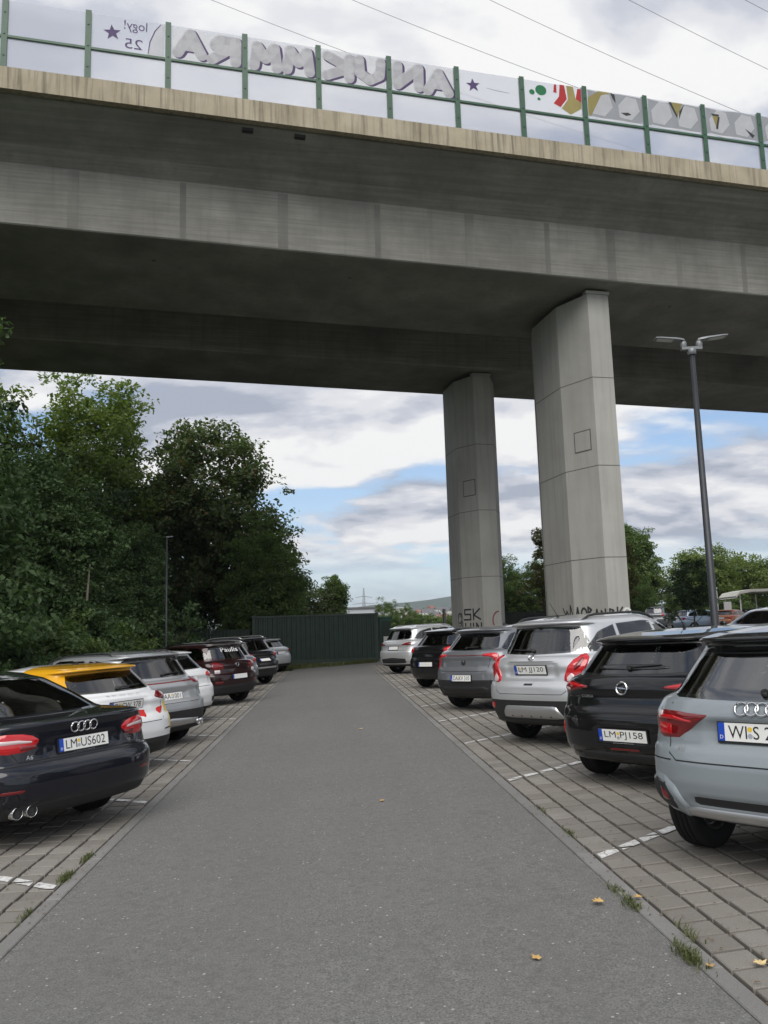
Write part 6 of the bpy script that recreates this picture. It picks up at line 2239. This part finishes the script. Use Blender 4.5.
for k, (key, x, y, sc, lab) in enumerate((('shrub', -8.2, 17.2, .95, 'leafy shrub behind the black sedan, first of the left hedge'), ('shrub', -8.0, 20.4, 1.0, 'leafy shrub behind the yellow-roofed car, second of the left hedge'),
                                     ('shrub_mid', -7.9, 23.4, 1.05, 'mid green shrub behind the light grey crossover, third of the left hedge'), ('shrub', -7.9, 26.6, 1.1, 'leafy shrub left of the thin lamp post, fourth of the left hedge'),
                                     ('shrub_mid', -7.7, 29.8, 1.1, 'mid green shrub close behind the thin lamp post, fifth of the left hedge'), ('shrub', -7.7, 33.2, 1.2, 'dark leafy shrub right of the thin lamp post, sixth of the left hedge'),
                                     ('shrub', -8.2, 36.6, 1.25, 'leafy shrub at the foot of the big dark tree, last of the left hedge'))):
    tree('shrub', key, x, y, lab, GSH, k * 1.3, sc, cat='shrub')
tree('shrub', 'shrub', -9.3, 49.5, 'dark leafy bush filling the gap below the big dark tree behind the board fence', GSH, 2.1, 1.5, cat='shrub')
lt = empty('leaning_tree', (-8.2, 26.4, -.2), 0, 'leafless pale leaning trunk in front of the left trees', 'tree', GL)
MB().tube([(0, 0, -.2), (.16, 0, .8), (.38, 0, 1.7), (.55, .05, 2.8), (.62, .1, 4.2)], [.085, .075, .06, .045, .02], 8).build('trunk', 'bark_pale', lt, smooth=True)
# beyond the container
tree('willow_bush', 'willow', -1.9, 60.0, 'pale green rounded willow bush rising over the left half of the container', GBK, .3, 1.02)
tree('willow_bush', 'willow', -5.6, 56.0, 'pale green willow bush at the left end of the container', GBK, 2.0, .9)
tree('poplar_tree', 'poplar', .1, 61.5, 'slender mid green tree over the middle of the container', GBK, .7, .60)
tree('small_green_tree', 'midtree', 5.3, 78.0, 'light round tree just right of the container, left of its pair', GBK, 1.1, .50)
tree('small_green_tree', 'midtree', 7.3, 80.0, 'small round tree just right of the container, right of its pair', GBK, 2.6, .42)
for k, (x, y, sc, lab) in enumerate(((9.6, 84.0, .9, 'low hedge clump left of the far pier'), (12.6, 82.0, .8, 'low hedge clump behind the far pier'), (6.6, 66.0, .6, 'low hedge clump behind the silver sport utility car'))):
    tree('hedge', 'hedge', x, y, lab, 'hedges beyond the drive', k * 2.0, sc, cat='hedge')
# between and right of the piers
tree('mid_green_tree', 'midtree', 12.6, 60.0, 'mid green tree between the two piers, nearest the far pier', GRT, .5, .68)
tree('mid_green_tree', 'midtree', 15.6, 61.0, 'mid green tree between the two piers, nearest the near pier', GRT, 2.5, .66)
tree('dark_tree', 'darktree', 13.9, 66.0, 'dark green tree behind the pair between the piers', GRT, 3.7, .64)
tree('autumn_tree', 'autumn', 13.75, 52.5, 'thin reddish brown tree left of the near pier', GRT, .2, 1.0)
tree('autumn_tree', 'autumn', 19.7, 54.0, 'thin reddish brown tree right of the near pier', GRT, 1.9, .92)
tree('mid_green_tree', 'midtree', 21.4, 58.0, 'bushy mid green tree close to the right of the near pier', GRT, 2.2, .56)
tree('poplar_tree', 'poplar', 27.4, 76.0, 'tall tree with upright crown right of the near pier, left of its pair', GRT, .2, 1.0)
tree('poplar_tree', 'poplar', 29.8, 77.0, 'tall tree with upright crown right of the near pier, right of its pair', GRT, 2.6, .98)
tree('young_tree', 'young', 21.4, 47.5, 'small dark green young tree with thin trunk left of the lamp post', GRT, .3, 1.02)
tree('light_green_tree', 'lightgreen', 33.6, 72.0, 'light green spreading tree right of the lamp post, nearer the post', GRT, 1.0, .98)
tree('light_green_tree', 'lightgreen', 38.8, 74.0, 'light green spreading tree behind the cream canopy', GRT, 3.0, .90)
tree('dark_tree', 'darktree', 44.5, 78.0, 'dark green tree at the right edge behind the canopy', GRT, 1.3, .68)
tree('mid_green_tree', 'midtree', 26.6, 69.0, 'low mid green tree behind the dark grey van', GRT, 1.5, .46)
tree('mid_green_tree', 'midtree', 30.2, 70.0, 'low mid green tree behind the silver-blue estate', GRT, 3.5, .5)
tree('mid_green_tree', 'midtree', 48.5, 66.0, 'mid green tree far out to the right beyond the canopy', GRT, 5.5, .8)
for k, (x, y, sc, lab) in enumerate(((22.8, 66.5, 1.0, 'low hedge right of the near pier in the far car park'), (33.5, 68.5, 1.1, 'low hedge behind the orange-red hatchback'), (40.5, 69.0, 1.1, 'low hedge behind the cream canopy'))):
    tree('hedge', 'hedge', x, y, lab, 'hedges of the far car park', k * 2.0 + 1, sc, cat='hedge')

# ---------------------------------------------------------------- far country: hall, houses, pylon, hills
hl = empty('industrial_hall', (1.5, 205.0, -2.0), R_(3), 'flat grey industrial hall far behind the container', 'building')
MB().box((0, 0, 4.4), (26, 14, 8.8)).build('wall', 'hall_grey', hl)
MB().box((0, 0, 8.95), (26.6, 14.6, .4)).build('roof', 'roof_grey', hl)
for k in range(7):
    MB().box((-10.5 + 3.5 * k, -7.03, 5.6), (2.2, .08, 1.6)).build('window', 'house_window', hl)
hl = empty('industrial_hall', (13.5, 230.0, -2.0), R_(-4), 'second flat pale hall far behind the booth', 'building')
MB().box((0, 0, 4.6), (16, 12, 9.2)).build('wall', 'house_white', hl)
MB().box((0, 0, 9.35), (16.6, 12.6, .4)).build('roof', 'hall_grey', hl)
for k in range(4):
    MB().box((-5.2 + 3.5 * k, -6.03, 5.8), (2.0, .08, 1.4)).build('window', 'house_window', hl)


def house(x, y, z, w_, d, h, rh, wall, roof, rz, label):
    o = empty('house', (x, y, z), rz, label, 'house', 'houses on the far slope')
    MB().box((0, 0, h / 2 - 1), (w_, d, h + 2)).build('wall', wall, o)
    MB().add([(-w_ / 2 - .4, -d / 2 - .5, h), (w_ / 2 + .4, -d / 2 - .5, h), (w_ / 2 + .4, d / 2 + .5, h), (-w_ / 2 - .4, d / 2 + .5, h), (-w_ / 2 - .4, 0, h + rh), (w_ / 2 + .4, 0, h + rh)],
             [(0, 1, 5, 4), (2, 3, 4, 5), (0, 4, 3), (1, 2, 5), (0, 3, 2, 1)]).build('roof', roof, o)
    MB().add([(-w_ / 2 + .02, -d / 2 + .1, h - .05), (-w_ / 2 + .02, d / 2 - .1, h - .05), (-w_ / 2 + .02, 0, h + rh - .4)], [(0, 1, 2)]).build('gable', wall, o)
    for q in range(2):
        for k in range(3):
            MB().box((-w_ * .3 + w_ * .3 * k, -d / 2 - .03, 1.6 + 2.8 * q), (1.2, .08, 1.3)).build('window', 'house_window', o)
    return o


def slope(x, y):
    return -3.0 + 26.0 * sstep(560, 1150, y) * sstep(20, 90, x * 700 / max(y, 1))


sxs = [0, 30, 60, 100, 150, 220, 320, 460, 700]
sys_ = [540, 600, 660, 720, 780, 840, 900, 980, 1060, 1160, 1400, 2000]
tag(MB().add([(x, y, slope(x, y) - .4) for y in sys_ for x in sxs], [(j * 9 + i, j * 9 + i + 1, (j + 1) * 9 + i + 1, (j + 1) * 9 + i) for j in range(11) for i in range(8)]).build('hillside', 'grass_ground', smooth=True), kind='structure')
hr = random.Random(5)
names = ('leftmost', 'second', 'third', 'fourth', 'fifth', 'sixth', 'seventh', 'eighth', 'ninth', 'tenth', 'eleventh', 'rightmost')
for k in range(12):
    Y = 720 + (k * 5 % 12) * 30 + hr.uniform(-10, 10)
    X = (404 + k * 3.9 - 331) / 820 * Y
    rf = 'roof_red' if k % 3 == 1 else 'roof_grey'
    house(X, Y, slope(X, Y), hr.uniform(9, 13), hr.uniform(8, 10), 5.6, hr.uniform(3, 4.2), 'house_white' if k % 4 else 'house_cream', rf, R_(hr.uniform(-50, 50)),
          f'small pale house on the far slope left of the far pier, {names[k]} of twelve')
for k in range(9):
    Y = 640 + (k * 4 % 9) * 42
    X = (402 + k * 5.4 - 331) / 820 * Y
    tree('slope_tree', ('midtree', 'darktree', 'lightgreen')[k % 3], X, Y, f'tree among the houses on the far slope, {names[k] if k < 8 else "rightmost"} of nine', 'trees on the far slope', k, hr.uniform(.9, 1.4), z=slope(X, Y) - .3)

pz = empty('power_pylon', (36.5, 900.0, -4.0), R_(12), 'faint steel power pylon on the horizon above the container', 'pylon')
ph = 51.0
for sx_ in (-1, 1):
    for sy in (-1, 1):
        MB().tube([(sx_ * 3.6, sy * 3.6, 0), (sx_ * 1.2, sy * 1.2, ph * .62), (sx_ * .3, sy * .3, ph)], [.34, .28, .2], 4).build('leg', 'pylon_steel', pz)
for z, l_ in ((.66, 13.0), (.80, 9.5)):
    MB().tube([(-l_, 0, ph * z), (0, 0, ph * z + 1.4), (l_, 0, ph * z)], [.25, .4, .25], 4).build('cross_arm', 'pylon_steel', pz)
for k in range(8):
    z0, z1 = ph * .08 * k, ph * .08 * (k + 1)
    q0, q1 = 3.6 - 3.87 * z0 / ph, 3.6 - 3.87 * z1 / ph
    for sy in (-1, 1):
        MB().tube([(-q0, sy * q0, z0), (q1, sy * q1, z1)], .16, 4).build('brace', 'pylon_steel', pz)
        MB().tube([(q0, sy * q0, z0), (-q1, sy * q1, z1)], .16, 4).build('brace', 'pylon_steel', pz)

# hills on the skyline
def hills(name, y0, x0, x1, base, fn, n=160):
    vs, fs = [], []
    for i in range(n + 1):
        x = x0 + (x1 - x0) * i / n
        h = fn(x)
        vs += [(x, y0 - 500, base), (x, y0 - 150, base + h * .62), (x, y0, base + h), (x, y0 + 600, base + h * .4)]
    for i in range(n):
        for k in range(3):
            fs.append((4 * i + k, 4 * i + 4 + k, 4 * i + 5 + k, 4 * i + 1 + k))
    return tag(MB().add(vs, fs).build(name, 'hill_forest', smooth=True), kind='structure')


hills('hills', 3000, -5200, 6200, -10, lambda x: 62 + 26 * math.sin(x / 900 + .6) + 12 * math.sin(x / 260) + 5 * math.sin(x / 71) + 34 * math.exp(-((x - 620) / 420) ** 2))

# ---------------------------------------------------------------- weeds and fallen leaves
def weed(x, y, n, h, label, seed, flat=.9):
    r = random.Random(seed)
    n, h = int(n * 2.2), h * .85
    o = empty('weed_tuft', (x, y, CROSS * x), 0, label, 'weed', 'weeds along the kerbs')
    mb = MB()
    for k in range(n):
        a = r.uniform(0, 6.28)
        bx, by = r.gauss(0, .018), r.gauss(0, .075)
        l_ = h * r.uniform(.5, 1.2)
        dx, dy = math.cos(a) * l_ * flat, math.sin(a) * l_ * flat
        w_ = r.uniform(.0015, .0035)
        px_, py_ = -math.sin(a) * w_, math.cos(a) * w_
        mb.add([(bx - px_, by - py_, 0), (bx + px_, by + py_, 0), (bx + dx * .45 + px_ * .9, by + dy * .45 + py_ * .9, l_ * .7), (bx + dx * .45 - px_ * .9, by + dy * .45 - py_ * .9, l_ * .7), (bx + dx, by + dy, l_ * .85)],
               [(0, 1, 2, 3), (3, 2, 4)])
    tag(mb.build('blades', 'grass_blade', o, recalc=False), kind='stuff')


weed(1.70, 4.15, 90, .055, 'largest grass tuft at the right kerb, nearest the camera', 1)
weed(1.70, 4.92, 50, .05, 'grass tuft at the right kerb beside the two fallen leaves', 2)
weed(1.70, 5.2, 30, .04, 'small grass tuft at the right kerb just before the nearest stall line', 3)
weed(1.815, 4.40, 24, .045, 'small grass tuft between kerb and pavers on the right', 4)
weed(1.815, 6.6, 40, .03, 'mossy grass patch on the right kerb joint below the black hatchback', 5)
weed(1.815, 7.4, 22, .028, 'little grass patch on the right kerb joint beyond the mossy patch', 6)
weed(-1.985, 6.5, 90, .05, 'grass tuft on the left kerb joint by the nearest stall line', 7)
weed(-1.985, 7.05, 70, .04, 'long grass patch on the left kerb joint under the black sedan bumper', 8)
weed(-1.985, 5.7, 40, .035, 'dark grass tuft on the left kerb joint at the picture edge', 9)


def leaf(x, y, s, rz, label, mt='fallen_leaf', z=.012):
    out = [(0, -.5), (.10, -.34), (.42, -.36), (.28, -.14), (.5, .06), (.24, .12), (.26, .36), (.08, .26), (0, .5), (-.08, .26), (-.26, .36), (-.24, .12), (-.5, .06), (-.28, -.14), (-.42, -.36), (-.10, -.34)]
    lr = random.Random(int(x * 100 + y * 7))
    s *= .85
    kx, ky = lr.uniform(.7, 1.05), lr.uniform(.85, 1.1)
    out = [(u * kx * lr.uniform(.78, 1.12), v * ky * lr.uniform(.78, 1.12)) for u, v in out]
    vs = [(0, 0, .06 * s)] + [(u * s, v * s, s * (.34 * abs(u) ** 1.5 + .25 * v * v + lr.uniform(0, .12))) for u, v in out]
    vs += [(u, v, w_ - .0012) for u, v, w_ in vs]
    n = len(out)
    fs = [(0, 1 + k, 1 + (k + 1) % n) for k in range(n)] + [(n + 1, n + 2 + (k + 1) % n, n + 2 + k) for k in range(n)]
    o = MB().add(vs, fs).build('fallen_leaf', mt, recalc=False)
    o.location = (x, y, CROSS * x + z)
    o.rotation_euler = (0, TILT, rz)
    tag(o, label, 'leaf', 'leaves fallen on the ground')


leaf(.98, 4.28, .085, .4, 'tan fallen leaf on the asphalt, nearest the camera')
leaf(1.52, 4.98, .10, 1.6, 'tan fallen leaf on the asphalt beside the right kerb grass', 'fallen_leaf')
leaf(1.76, 4.98, .085, 2.2, 'tan fallen leaf lying on the right kerb stone', 'fallen_leaf', .018)
leaf(1.97, 3.98, .10, .9, 'pale fallen leaf on the pavers at the lower right', 'fallen_leaf_pale', .010)
leaf(.46, 8.3, .07, .2, 'small fallen leaf in the middle of the drive', 'fallen_leaf')
leaf(1.74, 4.0, .06, 2.9, 'small brown leaf caught in the largest grass tuft', 'fallen_leaf', .014)
leaf(.46, 14.2, .11, 1.1, 'fallen leaf far down the middle of the drive', 'fallen_leaf_pale')

# rough grass at the foot of the container and along the end of the left bay
gr = random.Random(31)
mb = MB()
for k in range(9000):
    if k < 6000:
        x, y = gr.uniform(-7.5, 2.2), 40.9 - abs(gr.gauss(0, .55))
        if x > 0.6: y = max(y, 40.3 + (x - .6) * .4)
    else:
        x, y = -2.0 - abs(gr.gauss(0, 2.4)), gr.uniform(39.0, 41.0)
    h, a = gr.uniform(.07, .26), gr.uniform(0, 6.28)
    w_ = gr.uniform(.008, .016)
    z = gz(x, y) - .03
    dx, dy = math.cos(a) * h * .5, math.sin(a) * h * .5
    qx, qy = -math.sin(a) * w_, math.cos(a) * w_
    mb.add([(x - qx, y - qy, z), (x + qx, y + qy, z), (x + dx * .5 + qx * .7, y + dy * .5 + qy * .7, z + h * .7), (x + dx * .5 - qx * .7, y + dy * .5 - qy * .7, z + h * .7), (x + dx, y + dy, z + h)], [(0, 1, 2, 3), (3, 2, 4)])
tag(mb.build('grass', 'grass_blade', recalc=False), 'rough green grass at the foot of the container', 'grass', kind='stuff')

# leaf litter and grit gathered along the kerbs and in the joints
lr = random.Random(99)
mb = MB()
for k in range(900):
    s = lr.choice((-1, 1))
    x = (ROAD_R + .06 if s > 0 else ROAD_L - .06) + s * (abs(lr.gauss(0, .35)) - .10)
    y = 3.2 + abs(lr.gauss(0, 7.5))
    a, w_ = lr.uniform(0, 6.28), lr.uniform(.004, .013)
    c_, s_ = math.cos(a) * w_, math.sin(a) * w_
    z = CROSS * x + .008 + lr.uniform(0, .003)
    mb.add([(x - c_, y - s_, z), (x + s_ * .5, y - c_ * .5, z + w_ * .3), (x + c_, y + s_, z), (x - s_ * .5, y + c_ * .5, z + w_ * .2)], [(0, 1, 2, 3)])
tag(mb.build('leaf_litter', 'litter', recalc=False), 'tiny brown leaf crumbs scattered along both kerbs', 'litter', kind='stuff')

# ---------------------------------------------------------------- the air between here and the hills
m = bpy.data.materials.new('haze_air')
m.use_nodes = True
t = m.node_tree
t.nodes.clear()
vol = N(t, 'ShaderNodeVolumePrincipled')
vol.inputs['Color'].default_value = (0.86, 0.92, 1.0, 1)
vol.inputs['Density'].default_value = 0.00016
vol.inputs['Anisotropy'].default_value = 0.2
om = N(t, 'ShaderNodeOutputMaterial')
L(t, vol.outputs[0], om.inputs['Volume'])
MATS['haze_air'] = m
tag(MB().box((500, 4500, 68), (19500, 9900, 160)).build('haze', 'haze_air'), kind='stuff')
